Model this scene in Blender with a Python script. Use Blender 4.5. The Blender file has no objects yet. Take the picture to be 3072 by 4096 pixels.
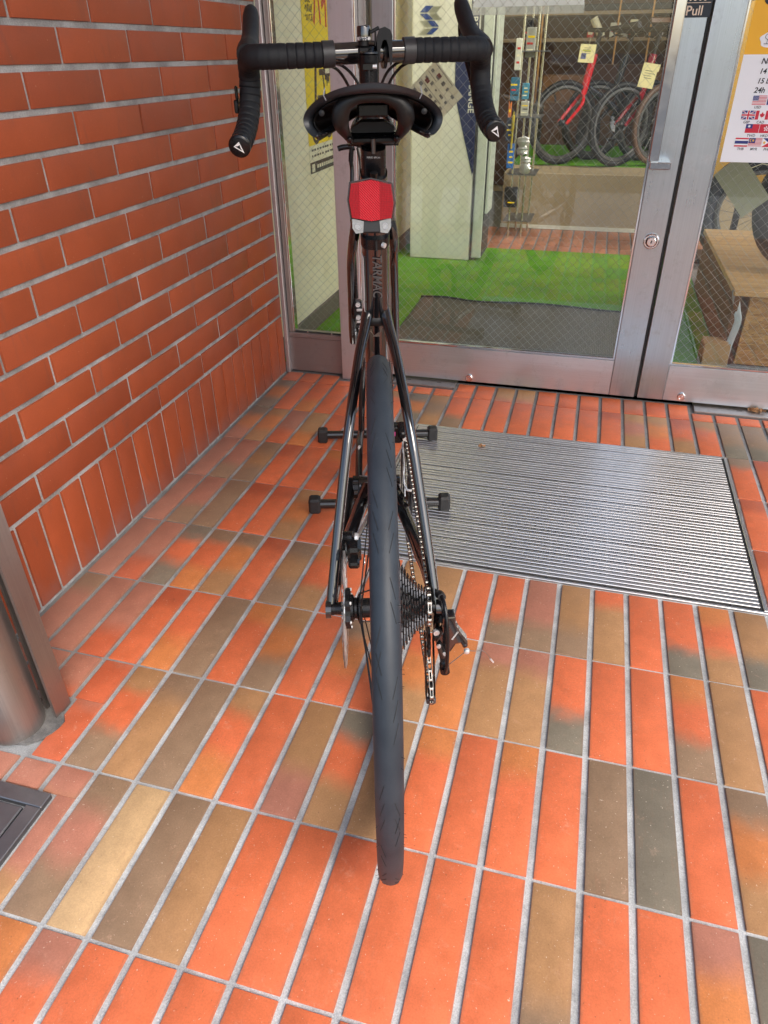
import bpy, bmesh, math, random
from mathutils import Vector, Matrix
random.seed(7)
SC = bpy.context.scene
COL = SC.collection
PI = math.pi
rad = math.radians

# ------------------------------------------------------------------ camera
cam_data = bpy.data.cameras.new('camera')
cam = bpy.data.objects.new('camera', cam_data)
COL.objects.link(cam)
cam_data.sensor_fit = 'VERTICAL'
cam_data.sensor_height = 24.0
cam_data.lens = 2851.9 / 4096 * 24.0
cam_data.clip_start = 0.02
cam_data.clip_end = 600
CR = ((0.96497, 0.26221, -0.00881), (0.13485, -0.52453, -0.84065), (-0.22504, 0.81001, -0.54151))
CP = Vector((1.00244, -2.22132, 0.97955))
m = Matrix.Identity(4)
for i in range(3):
    m[i][0] = CR[0][i]
    m[i][1] = -CR[1][i]
    m[i][2] = -CR[2][i]
    m[i][3] = CP[i]
cam.matrix_world = m
SC.camera = cam

def project(p):
    d = Vector(p) - CP
    q = [d.dot(Vector(r)) for r in CR]
    if q[2] < 0.05:
        return None
    return 0.5 + 2851.9 / 3072 * q[0] / q[2], 0.5 + 2851.9 / 4096 * q[1] / q[2]

# ------------------------------------------------------------------ light
world = bpy.data.worlds.new('World')
SC.world = world
world.use_nodes = True
wn = world.node_tree
for n in list(wn.nodes):
    wn.nodes.remove(n)
wo = wn.nodes.new('ShaderNodeOutputWorld')
bg = wn.nodes.new('ShaderNodeBackground')
sky = wn.nodes.new('ShaderNodeTexSky')
sky.sky_type = 'NISHITA'
sky.sun_disc = False
SUN_EL, SUN_AZ = rad(43), rad(130)      # azimuth clockwise from +Y
sky.sun_elevation = SUN_EL
sky.sun_rotation = SUN_AZ
sky.air_density = 1.0
sky.dust_density = 3.0
sky.ozone_density = 0.6
bg.inputs['Strength'].default_value = 0.15
wn.links.new(sky.outputs[0], bg.inputs[0])
wn.links.new(bg.outputs[0], wo.inputs[0])
sun_d = bpy.data.lights.new('sun', 'SUN')
sun_d.energy = 1.2
sun_d.angle = rad(28)
sun_d.color = (1.0, 0.95, 0.88)
sun = bpy.data.objects.new('sun', sun_d)
COL.objects.link(sun)
sdir = Vector((math.sin(SUN_AZ) * math.cos(SUN_EL), math.cos(SUN_AZ) * math.cos(SUN_EL), math.sin(SUN_EL)))
sun.rotation_euler = sdir.to_track_quat('Z', 'Y').to_euler()
sun.location = (2, -4, 6)
SC.view_settings.view_transform = 'Standard'
SC.view_settings.look = 'None'
SC.view_settings.gamma = 1.0
SC.view_settings.use_curve_mapping = False
SC.view_settings.exposure = 1.02

# ------------------------------------------------------------------ helpers
class MB:
    """collects faces; build() links them as ONE mesh object"""
    def __init__(s):
        s.v, s.f, s.mi = [], [], []
    def face(s, pts, mi=0):
        b = len(s.v)
        s.v += [tuple(p) for p in pts]
        s.f.append(tuple(range(b, b + len(pts))))
        s.mi.append(mi)
        return s
    def box(s, c, d, rot=None, mi=0, bev=0.0):
        """chamfered box, centre c, full size d"""
        hx, hy, hz = d[0] / 2, d[1] / 2, d[2] / 2
        R = rot if rot is not None else Matrix.Identity(3)
        c = Vector(c)
        b = min(bev, hx * .9, hy * .9, hz * .9)
        if b <= 0:
            vs = [(x * hx, y * hy, z * hz) for x in (-1, 1) for y in (-1, 1) for z in (-1, 1)]
            fs = [(0, 1, 3, 2), (4, 6, 7, 5), (0, 4, 5, 1), (2, 3, 7, 6), (0, 2, 6, 4), (1, 5, 7, 3)]
        else:
            vs, idx = [], {}
            for x in (-1, 1):
                for y in (-1, 1):
                    for z in (-1, 1):
                        for k in range(3):
                            q = [x * (hx - b), y * (hy - b), z * (hz - b)]
                            q[k] = (x, y, z)[k] * (hx, hy, hz)[k]
                            idx[(x, y, z, k)] = len(vs)
                            vs.append(tuple(q))
            I = idx
            fs = []
            for k in range(3):
                a1, a2 = [a for a in range(3) if a != k]
                for sg in (-1, 1):
                    loop = []
                    for (p, q) in ((-1, -1), (1, -1), (1, 1), (-1, 1)):
                        t = [0, 0, 0]
                        t[k] = sg; t[a1] = p; t[a2] = q
                        loop.append(I[(t[0], t[1], t[2], k)])
                    fs.append(tuple(loop))
                for p in (-1, 1):
                    for q in (-1, 1):
                        t0 = [0, 0, 0]; t1 = [0, 0, 0]
                        t0[a1] = t1[a1] = p
                        t0[a2] = t1[a2] = q
                        t0[k], t1[k] = -1, 1
                        fs.append((I[(*t0, a1)], I[(*t1, a1)], I[(*t1, a2)], I[(*t0, a2)]))
            for x in (-1, 1):
                for y in (-1, 1):
                    for z in (-1, 1):
                        fs.append(tuple(I[(x, y, z, k)] for k in range(3)))
        o = len(s.v)
        s.v += [tuple(c + R @ Vector(q)) for q in vs]
        for f in fs:
            s.f.append(tuple(o + i for i in f))
            s.mi.append(mi)
        return s
    def tube(s, pts, r, n=12, closed=False, caps=True, flat=None, up=None, mi=0):
        """sweep; r number or list; flat = (axis vector, factor) squashes the section along the axis"""
        P = [Vector(p) for p in pts]
        N = len(P)
        rr = r if isinstance(r, (list, tuple)) else [r] * N
        o = len(s.v)
        prev = None
        for i in range(N):
            if closed:
                t = P[(i + 1) % N] - P[i - 1]
            else:
                t = P[min(i + 1, N - 1)] - P[max(i - 1, 0)]
            t.normalize()
            if prev is None:
                a = Vector(up) if up else (Vector((0, 0, 1)) if abs(t.z) < .9 else Vector((1, 0, 0)))
                x = (a - t * a.dot(t)).normalized()
            else:
                x = (prev - t * prev.dot(t)).normalized()
            prev = x
            y = t.cross(x)
            for k in range(n):
                an = 2 * PI * k / n
                d = x * math.cos(an) + y * math.sin(an)
                if flat:
                    ax = Vector(flat[0]).normalized()
                    d = d - ax * d.dot(ax) * (1 - flat[1])
                s.v.append(tuple(P[i] + d * rr[i]))
        M = N if closed else N - 1
        for i in range(M):
            j = (i + 1) % N
            for k in range(n):
                k2 = (k + 1) % n
                s.f.append((o + i * n + k, o + i * n + k2, o + j * n + k2, o + j * n + k))
                s.mi.append(mi)
        if caps and not closed:
            s.f.append(tuple(o + k for k in reversed(range(n)))); s.mi.append(mi)
            s.f.append(tuple(o + (N - 1) * n + k for k in range(n))); s.mi.append(mi)
        return s
    def lathe(s, prof, c=(0, 0, 0), axis='X', n=48, closed=False, mi=0):
        """profile [(axial, radius)]"""
        o = len(s.v)
        c = Vector(c)
        K = len(prof)
        for a, r in prof:
            for k in range(n):
                an = 2 * PI * k / n
                p, q = r * math.cos(an), r * math.sin(an)
                d = {'X': (a, p, q), 'Y': (q, a, p), 'Z': (p, q, a)}[axis]
                s.v.append(tuple(c + Vector(d)))
        for i in range(K if closed else K - 1):
            j = (i + 1) % K
            for k in range(n):
                k2 = (k + 1) % n
                s.f.append((o + i * n + k, o + i * n + k2, o + j * n + k2, o + j * n + k))
                s.mi.append(mi)
        if not closed:
            if prof[0][1] > 1e-6:
                s.f.append(tuple(o + k for k in reversed(range(n)))); s.mi.append(mi)
            if prof[-1][1] > 1e-6:
                s.f.append(tuple(o + (K - 1) * n + k for k in range(n))); s.mi.append(mi)
        return s
    def prism(s, poly, a, b, axis='Y', mi=0):
        """poly 2D extruded along axis from a to b. axis Y: (x,z); X: (y,z); Z: (x,y)"""
        def P(p, t):
            return {'Y': (p[0], t, p[1]), 'X': (t, p[0], p[1]), 'Z': (p[0], p[1], t)}[axis]
        n = len(poly)
        o = len(s.v)
        s.v += [P(p, a) for p in poly] + [P(p, b) for p in poly]
        s.f.append(tuple(o + i for i in range(n))); s.mi.append(mi)
        s.f.append(tuple(o + n + i for i in reversed(range(n)))); s.mi.append(mi)
        for i in range(n):
            j = (i + 1) % n
            s.f.append((o + i, o + n + i, o + n + j, o + j)); s.mi.append(mi)
        return s
    def mesh(s, name, mats, smooth=None):
        me = bpy.data.meshes.new(name)
        me.from_pydata(s.v, [], s.f)
        for mt in (mats if isinstance(mats, (list, tuple)) else [mats]):
            me.materials.append(mt)
        me.polygons.foreach_set('material_index', s.mi)
        bm = bmesh.new()
        bm.from_mesh(me)
        bmesh.ops.remove_doubles(bm, verts=bm.verts, dist=1e-6)
        bmesh.ops.recalc_face_normals(bm, faces=bm.faces)
        bm.to_mesh(me)
        bm.free()
        if smooth is not None:
            me.shade_smooth()
            me.set_sharp_from_angle(angle=rad(smooth))
        me.update()
        return me
    def build(s, name, mats, parent=None, smooth=None):
        o = bpy.data.objects.new(name, s.mesh(name, mats, smooth))
        COL.objects.link(o)
        if parent is not None:
            o.parent = parent
        return o

def tag(o, label=None, cat=None, group=None, kind=None):
    if label: o['label'] = label
    if cat: o['category'] = cat
    if group: o['group'] = group
    if kind: o['kind'] = kind
    return o

def thing(name, label, cat, loc=(0, 0, 0), rot=(0, 0, 0), group=None):
    o = bpy.data.objects.new(name, None)
    o.empty_display_size = .05
    COL.objects.link(o)
    o.location = loc
    o.rotation_euler = rot
    return tag(o, label, cat, group)

def copy_obj(o, parent=None):
    c = o.copy()
    COL.objects.link(c)
    if parent is not None: c.parent = parent
    return c

def link_mesh(name, me, parent=None, loc=(0, 0, 0), rot=(0, 0, 0)):
    o = bpy.data.objects.new(name, me)
    COL.objects.link(o)
    o.location = loc
    o.rotation_euler = rot
    if parent is not None: o.parent = parent
    return o

def smoothpath(pts, k=6, closed=False):
    P = [Vector(p) for p in pts]
    n = len(P)
    out = []
    rng = n if closed else n - 1
    for i in range(rng):
        if closed:
            p0, p1, p2, p3 = P[i - 1], P[i], P[(i + 1) % n], P[(i + 2) % n]
        else:
            p0, p1, p2, p3 = P[max(i - 1, 0)], P[i], P[i + 1], P[min(i + 2, n - 1)]
        for j in range(k):
            t = j / k
            out.append(0.5 * ((2 * p1) + (p2 - p0) * t + (2 * p0 - 5 * p1 + 4 * p2 - p3) * t * t + (3 * p1 - p0 - 3 * p2 + p3) * t ** 3))
    if not closed: out.append(P[-1])
    return out

def text_mesh(body, size, mat, extr=0.0004, align='LEFT', shear=0.0, bold=0.0):
    cu = bpy.data.curves.new('lettering', 'FONT')
    cu.body = body
    cu.size = size
    cu.extrude = extr
    cu.align_x = align
    cu.shear = shear
    cu.offset = bold
    cu.resolution_u = 3
    t = bpy.data.objects.new('lettering', cu)
    COL.objects.link(t)
    bpy.context.view_layer.update()
    dg = bpy.context.evaluated_depsgraph_get()
    me = bpy.data.meshes.new_from_object(t.evaluated_get(dg))
    bpy.data.objects.remove(t)
    me.materials.clear()
    me.materials.append(mat)
    return me

# rotation that puts text (local x right, y up) on a wall facing -Y (the street side)
FACE_OUT = (PI / 2, 0, 0)

# ------------------------------------------------------------------ materials
def srgb(h):
    h = h.lstrip('#')
    c = [int(h[i:i + 2], 16) / 255 for i in (0, 2, 4)]
    return tuple(x / 12.92 if x < .04045 else ((x + .055) / 1.055) ** 2.4 for x in c)

class NT:
    def __init__(s, name):
        s.m = bpy.data.materials.new(name)
        s.m.use_nodes = True
        s.t = s.m.node_tree
        for n in list(s.t.nodes): s.t.nodes.remove(n)
        s.out = s.n('ShaderNodeOutputMaterial')
    def n(s, typ, **kw):
        nd = s.t.nodes.new(typ)
        for k, v in kw.items(): setattr(nd, k, v)
        return nd
    def l(s, a, b): s.t.links.new(a, b)
    def math(s, op, a, b=None, c=None, clamp=False):
        nd = s.n('ShaderNodeMath', operation=op, use_clamp=clamp)
        for i, x in enumerate((a, b, c)):
            if x is None: continue
            if isinstance(x, (int, float)): nd.inputs[i].default_value = x
            else: s.l(x, nd.inputs[i])
        return nd.outputs[0]
    def mix(s, fac, a, b, blend='MIX'):
        nd = s.n('ShaderNodeMix', data_type='RGBA', blend_type=blend)
        for i, x in ((0, fac), (6, a), (7, b)):
            if isinstance(x, (int, float)): nd.inputs[i].default_value = x
            elif isinstance(x, tuple): nd.inputs[i].default_value = (*x[:3], 1)
            else: s.l(x, nd.inputs[i])
        return nd.outputs[2]
    def noise(s, vec, scale, detail=3, rough=.6, dist=0):
        nd = s.n('ShaderNodeTexNoise')
        nd.inputs['Scale'].default_value = scale
        nd.inputs['Detail'].default_value = detail
        nd.inputs['Roughness'].default_value = rough
        nd.inputs['Distortion'].default_value = dist
        if vec is not None: s.l(vec, nd.inputs['Vector'])
        return nd.outputs['Fac']
    def ramp(s, fac, lo, hi):
        nd = s.n('ShaderNodeMapRange', interpolation_type='SMOOTHSTEP')
        nd.inputs['From Min'].default_value = lo
        nd.inputs['From Max'].default_value = hi
        s.l(fac, nd.inputs['Value'])
        return nd.outputs['Result']
    def bsdf(s, col, rough=.5, metal=0, coat=0, spec=.5, coat_rough=.05):
        b = s.n('ShaderNodeBsdfPrincipled')
        for k, x in (('Base Color', col), ('Roughness', rough), ('Metallic', metal), ('Coat Weight', coat), ('Specular IOR Level', spec), ('Coat Roughness', coat_rough)):
            if isinstance(x, (int, float)): b.inputs[k].default_value = x
            elif isinstance(x, tuple): b.inputs[k].default_value = (*x[:3], 1)
            else: s.l(x, b.inputs[k])
        s.l(b.outputs[0], s.out.inputs['Surface'])
        s.b = b
        return b
    def bump(s, h, strength=.3, dist=.001):
        nd = s.n('ShaderNodeBump')
        nd.inputs['Strength'].default_value = strength
        nd.inputs['Distance'].default_value = dist
        s.l(h, nd.inputs['Height'])
        s.l(nd.outputs[0], s.b.inputs['Normal'])
    def pos(s, scale=(1, 1, 1), rnd=True, obj=True):
        tc = s.n('ShaderNodeTexCoord')
        v = tc.outputs['Object'] if obj else s.n('ShaderNodeNewGeometry').outputs['Position']
        mp = s.n('ShaderNodeMapping')
        mp.inputs['Scale'].default_value = scale
        s.l(v, mp.inputs['Vector'])
        if rnd and obj:
            oi = s.n('ShaderNodeObjectInfo')
            r = s.math('MULTIPLY', oi.outputs['Random'], 37.0)
            cb = s.n('ShaderNodeCombineXYZ')
            for i in range(3): s.l(r, cb.inputs[i])
            s.l(cb.outputs[0], mp.inputs['Location'])
        return mp.outputs[0]

def mk(name, col, rough=.5, metal=0, var=.12, vs=14, bump=0, bs=250, coat=0, spec=.5, rvar=.08, scale=(1, 1, 1), crough=.05):
    t = NT(name)
    v = t.pos(scale)
    n1 = t.noise(v, vs)
    f = t.math('MULTIPLY_ADD', n1, 2 * var, 1 - var)
    c = t.mix(1.0, tuple(col), f, 'MULTIPLY')
    r = t.math('MULTIPLY_ADD', t.noise(v, vs * 2.3), rvar * 2, rough - rvar, clamp=True)
    t.bsdf(c, r, metal, coat, spec, crough)
    if bump:
        t.bump(t.noise(v, bs, 2), bump, .0006)
    return t.m

def tile_material():
    t = NT('glazed_floor_tile')
    tc = t.n('ShaderNodeTexCoord')
    oi = t.n('ShaderNodeObjectInfo')
    v = t.pos()
    sx = t.n('ShaderNodeSeparateXYZ')
    t.l(tc.outputs['Object'], sx.inputs[0])
    cols = []
    for k in ('ca', 'cb', 'cc'):
        a = t.n('ShaderNodeAttribute', attribute_type='OBJECT', attribute_name=k)
        cols.append(a.outputs['Color'])
    w = t.noise(v, 16, 3, .6, .4)
    y = t.math('MULTIPLY_ADD', sx.outputs[1], 1 / .2262, .5)          # 0 near .. 1 far
    y = t.math('ADD', y, t.math('MULTIPLY', t.math('SUBTRACT', w, .5), .24))
    c = t.mix(t.ramp(y, .22, .48), cols[2], cols[1])
    c = t.mix(t.ramp(y, .62, .86), c, cols[0])
    blot = t.noise(v, 26, 4, .65)
    c = t.mix(1.0, c, t.math('MULTIPLY_ADD', blot, .56, .73), 'MULTIPLY')
    streak = t.ramp(t.noise(t.pos((9, 1.2, 1)), 16, 4, .7, .6), .56, .74)
    c = t.mix(t.math('MULTIPLY', streak, .20), c, (.30, .13, .075))
    # pale scuffs and dark pinholes
    sc = t.ramp(t.noise(v, 48, 6, .8, .5), .57, .74)
    c = t.mix(t.math('MULTIPLY', sc, .30), c, (.68, .42, .29))
    fine = t.noise(v, 420, 2, .7)
    c = t.mix(1.0, c, t.math('MULTIPLY_ADD', fine, .5, .76), 'MULTIPLY')
    pin = t.ramp(t.noise(v, 190, 3, .6), .68, .75)
    c = t.mix(t.math('MULTIPLY', pin, .55), c, (.09, .05, .03))
    lp = t.ramp(t.noise(t.pos((1.3, 1.1, 1)), 240, 2, .5), .71, .75)
    c = t.mix(t.math('MULTIPLY', lp, .6), c, (.75, .62, .5))
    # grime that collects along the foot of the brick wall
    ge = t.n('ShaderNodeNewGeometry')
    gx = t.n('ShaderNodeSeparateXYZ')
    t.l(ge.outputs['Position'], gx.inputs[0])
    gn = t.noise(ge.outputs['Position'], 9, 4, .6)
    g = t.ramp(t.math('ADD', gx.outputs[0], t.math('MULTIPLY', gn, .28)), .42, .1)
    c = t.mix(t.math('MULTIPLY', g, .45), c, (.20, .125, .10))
    # grubby rim along the joints
    tcx = t.math('ABSOLUTE', sx.outputs[0])
    rim = t.ramp(t.math('ADD', tcx, t.math('MULTIPLY', t.noise(v, 120, 3, .7), .006)), .0275, .0335)
    c = t.mix(t.math('MULTIPLY', rim, .38), c, (.20, .12, .085))
    r = t.math('MULTIPLY_ADD', blot, .34, .30)
    t.bsdf(c, r, 0, 0, .42)
    hh = t.math('ADD', t.math('MULTIPLY', t.noise(v, 700, 2), .5), t.noise(v, 55, 3))
    t.bump(hh, .18, .0012)
    return t.m

def brick_material():
    t = NT('red_brick')
    v = t.pos()
    oi = t.n('ShaderNodeObjectInfo')
    base = t.mix(oi.outputs['Random'], (.345, .072, .024), (.285, .060, .023))
    b = t.noise(v, 12, 4, .6)
    c = t.mix(1.0, base, t.math('MULTIPLY_ADD', b, .42, .79), 'MULTIPLY')
    s = t.ramp(t.noise(t.pos((1, 1, .25)), 22, 4, .7, 1.2), .53, .74)
    c = t.mix(t.math('MULTIPLY', s, .36), c, (.16, .06, .04))
    f = t.noise(v, 500, 2, .7)
    c = t.mix(1.0, c, t.math('MULTIPLY_ADD', f, .36, .83), 'MULTIPLY')
    p = t.ramp(t.noise(v, 210, 2, .5), .745, .765)
    c = t.mix(t.math('MULTIPLY', p, .6), c, (.6, .36, .22))
    ge = t.n('ShaderNodeNewGeometry')
    gx = t.n('ShaderNodeSeparateXYZ')
    t.l(ge.outputs['Position'], gx.inputs[0])
    gn = t.noise(ge.outputs['Position'], 14, 4, .6)
    d = t.ramp(t.math('ADD', gx.outputs[2], t.math('MULTIPLY', gn, .16)), .17, .05)
    c = t.mix(t.math('MULTIPLY', d, .55), c, (.21, .13, .125))
    r = t.math('MULTIPLY_ADD', b, .2, .36)
    t.bsdf(c, r, 0, 0, .45)
    hh = t.math('ADD', t.math('MULTIPLY', t.noise(v, 600, 2), .6), t.noise(v, 40, 3))
    t.bump(hh, .2, .0012)
    return t.m

def mortar_material(name, a, b, sc, dirt=False):
    t = NT(name)
    ge = t.n('ShaderNodeNewGeometry')
    p = ge.outputs['Position']
    n1 = t.noise(p, sc, 4, .65)
    c = t.mix(t.ramp(n1, .35, .65), a, b)
    n2 = t.noise(p, 460, 2, .8)
    c = t.mix(1.0, c, t.math('MULTIPLY_ADD', n2, 1.1, .42), 'MULTIPLY')
    if dirt:
        gx = t.n('ShaderNodeSeparateXYZ')
        t.l(p, gx.inputs[0])
        dn = t.noise(p, 7, 4, .65)
        d = t.ramp(t.math('ADD', gx.outputs[0], t.math('MULTIPLY', dn, .5)), .75, .2)
        e = t.ramp(t.math('ADD', gx.outputs[1], t.math('MULTIPLY', dn, .4)), -.25, .25)
        c = t.mix(t.math('MULTIPLY', t.math('MAXIMUM', d, e), .75), c, (.115, .115, .115))
        s2 = t.ramp(t.noise(p, 38, 5, .75), .55, .72)
        c = t.mix(t.math('MULTIPLY', s2, .45), c, (.14, .135, .13))
    t.bsdf(c, .85, 0, 0, .3)
    t.bump(n2, .6, .002)
    return t.m

def steel_material(name, col, rough, axis, streak=.10, bump=.05):
    t = NT(name)
    s = {'X': (4, 500, 500), 'Y': (500, 4, 500), 'Z': (500, 500, 4)}[axis]
    v = t.pos(s)
    n1 = t.noise(v, 1.0, 2, .6)
    v2 = t.pos()
    n2 = t.noise(v2, 7, 3, .6)
    f = t.math('MULTIPLY_ADD', n1, streak * 2, 1 - streak)
    c = t.mix(1.0, tuple(col), f, 'MULTIPLY')
    dirt = t.ramp(t.noise(v2, 24, 5, .75), .52, .74)
    c = t.mix(t.math('MULTIPLY', dirt, .26), c, (.24, .21, .19))
    r = t.math('MULTIPLY_ADD', n2, .22, rough - .11, clamp=True)
    r = t.math('ADD', r, t.math('MULTIPLY', n1, .08))
    r = t.math('ADD', r, t.math('MULTIPLY', dirt, .12))
    t.bsdf(c, r, 1.0)
    t.bump(n1, bump, .0004)
    return t.m

def glass_material():
    t = NT('window_glass')
    lw = t.n('ShaderNodeLayerWeight')
    lw.inputs['Blend'].default_value = .5
    fr = t.math('MULTIPLY_ADD', t.math('POWER', lw.outputs['Facing'], 5.0), .95, .045)
    tr = t.n('ShaderNodeBsdfTransparent')
    tr.inputs['Color'].default_value = (.97, .985, .955, 1)
    gl = t.n('ShaderNodeBsdfGlossy')
    gl.inputs['Roughness'].default_value = .0
    gl.inputs['Color'].default_value = (1, 1, 1, 1)
    mx = t.n('ShaderNodeMixShader')
    t.l(fr, mx.inputs[0])
    t.l(tr.outputs[0], mx.inputs[1])
    t.l(gl.outputs[0], mx.inputs[2])
    # thin dust film and wiping smears, mixed in for a pale glare
    df = t.n('ShaderNodeBsdfDiffuse')
    df.inputs['Color'].default_value = (.62, .64, .60, 1)
    sm = t.noise(t.pos((1.2, 1, 5), False), 3.0, 5, .7, 1.5)
    m2 = t.n('ShaderNodeMixShader')
    t.l(t.math('MULTIPLY_ADD', t.ramp(sm, .42, .75), .020, .003), m2.inputs[0])
    t.l(mx.outputs[0], m2.inputs[1])
    t.l(df.outputs[0], m2.inputs[2])
    t.l(m2.outputs[0], t.out.inputs['Surface'])
    return t.m

M_tile = tile_material()
M_brick = brick_material()
M_mortar = mortar_material('brick_mortar', (.25, .245, .24), (.42, .425, .43), 9)
M_grout = mortar_material('floor_grout', (.36, .375, .385), (.55, .575, .585), 11, True)
M_steelV = steel_material('brushed_steel_upright', (.47, .505, .535), .27, 'Z', .14)
M_steelH = steel_material('brushed_steel_rail', (.62, .67, .715), .33, 'X')
M_steelD = steel_material('dull_steel', (.40, .37, .355), .42, 'Z', .16)
M_steelM = steel_material('mullion_steel', (.62, .60, .625), .46, 'Z')
M_kick = steel_material('kick_panel_steel', (.36, .32, .32), .48, 'X')
M_chrome = mk('polished_steel', (.72, .73, .75), .12, 1, .05)
M_darksteel = mk('worn_hatch_steel', (.24, .24, .25), .5, 1, .3, 18, .3, 180)
M_alu = steel_material('grate_aluminium', (.70, .69, .68), .28, 'X', .14)
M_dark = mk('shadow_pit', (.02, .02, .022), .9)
M_glass = glass_material()
M_wire = mk('mesh_wire', (.42, .42, .40), .4, .8, .05)
M_gasket = mk('black_gasket', (.03, .03, .028), .6)

# ================================================================== SETTING
PC, PR = .0696, .23216            # joint spacing of the floor tiles, across and along
C_O = (.60, .145, .058); C_Q = (.53, .185, .060); C_T = (.375, .200, .090); C_B = (.260, .168, .102)
C_D = (.185, .160, .118); C_L = (.50, .33, .17); C_P = (.40, .165, .110); C_R = (.46, .105, .045)
PAL = dict(O=C_O, Q=C_Q, T=C_T, B=C_B, D=C_D, L=C_L, P=C_P, R=C_R)
ROWS = {
    -1: 'ROR OOO ROR OOO ROR OOO OOO TOT QOT OOO OOO PTP TTP OOO ROR ROR OOO RPR RRO ROR OOO ROR ROR ROR ROR'.split(),
    0: 'DQD OOO OOQ OOO OOO QOO TOO DQD TBT OOB OOO OOO OOO OOO OOO OOO ROO TPT TQO ROT TOO BBD BBD BBD TBB'.split(),
    1: 'DQP TQT PPO TTQ OOO OOO OOO OOO OOO OOO OOO OOO OOO OOO OOO OOO OOO OOO OOO OOO OOO BOO ROO OOO OOO'.split(),
    2: 'PPP PPB BTB ROO OOO QOO OOO OOO OOO OOO OOO OOO OOO OOO OOO OOO OOO OOO OOO OOO OOO ROO OOO OOO TTT'.split(),
    3: 'PPP PPB BBB ROO ROO TQT OOO TOO QOO OOO OOO OOO OOO OOO OOO OOO OOO OOO OOO OOO OOO ROO OOO TTT OOO'.split(),
    4: 'PPP PPR DOD BOQ BQT ROO BTB QOT OOO OOO TTT TTB OOO OOB PPB TTB OTT OOO OOD QOT TTD TTT OOO OOO'.split(),
    5: 'BPP PPP PPR ROO OOQ BBB QOO TQB OOO BQO QQO OQT QQQ PTT PTT OOD OOO OOO QOB TTT OOO OOO OOO'.split(),
    6: 'PPP PPP PPR PRR TOB BTT BBB TOQ OOO TTP DOT TTT QOO OOO QOO OOO BBB DDD OOO BQT OOO OOO OOO'.split(),
    7: 'PPP PPP PPP PPP PPT BPB LLL BBB TTT OOO OOO ROO OOO OOO OOO TTB OOO OOO PQQ DDD OOO TTT OOO'.split(),
    8: 'OOO QQQ TTT OOO OOO QQQ POQ OOO OOO OOO OOO OOO OOO OOO OOO OOO TTT OOO OOO OOO BBB OOO'.split(),
}
GRATE = (.56, 1.465, -.936, -.238)
HATCH = (-.15, .306, -2.25, -1.683)

def subtract(rects, ob):
    out = []
    for (x0, x1, y0, y1) in rects:
        a0, a1, b0, b1 = ob
        if a1 <= x0 or a0 >= x1 or b1 <= y0 or b0 >= y1:
            out.append((x0, x1, y0, y1)); continue
        if y0 < b0: out.append((x0, x1, y0, b0))
        if b1 < y1: out.append((x0, x1, b1, y1))
        yy0, yy1 = max(y0, b0), min(y1, b1)
        if x0 < a0: out.append((x0, a0, yy0, yy1))
        if a1 < x1: out.append((a1, x1, yy0, yy1))
    return [r for r in out if r[1] - r[0] > .009 and r[3] - r[2] > .012]

tile_cache = {}
def tile_mesh(w, l):
    key = (round(w, 4), round(l, 4))
    if key not in tile_cache:
        b = MB()
        e, h = .0016, .0
        # softly rounded rim
        rings = [(0.0, -.009), (0.0, -.0016), (.0006, -.0005), (.0019, h)]
        prev = None
        for ins, z in rings:
            x, y = w / 2 - ins, l / 2 - ins
            cur = [(-x, -y, z), (x, -y, z), (x, y, z), (-x, y, z)]
            if prev:
                for i in range(4):
                    b.face([prev[i], prev[(i + 1) % 4], cur[(i + 1) % 4], cur[i]])
            prev = cur
        b.face(prev)
        tile_cache[key] = b.mesh('tile', M_tile, 40)
    return tile_cache[key]

floor = MB().box((1.55, -1.23, -.034), (4.1, 2.80, .06)).build('tile_floor', M_grout)
tag(floor, kind='structure')
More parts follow.
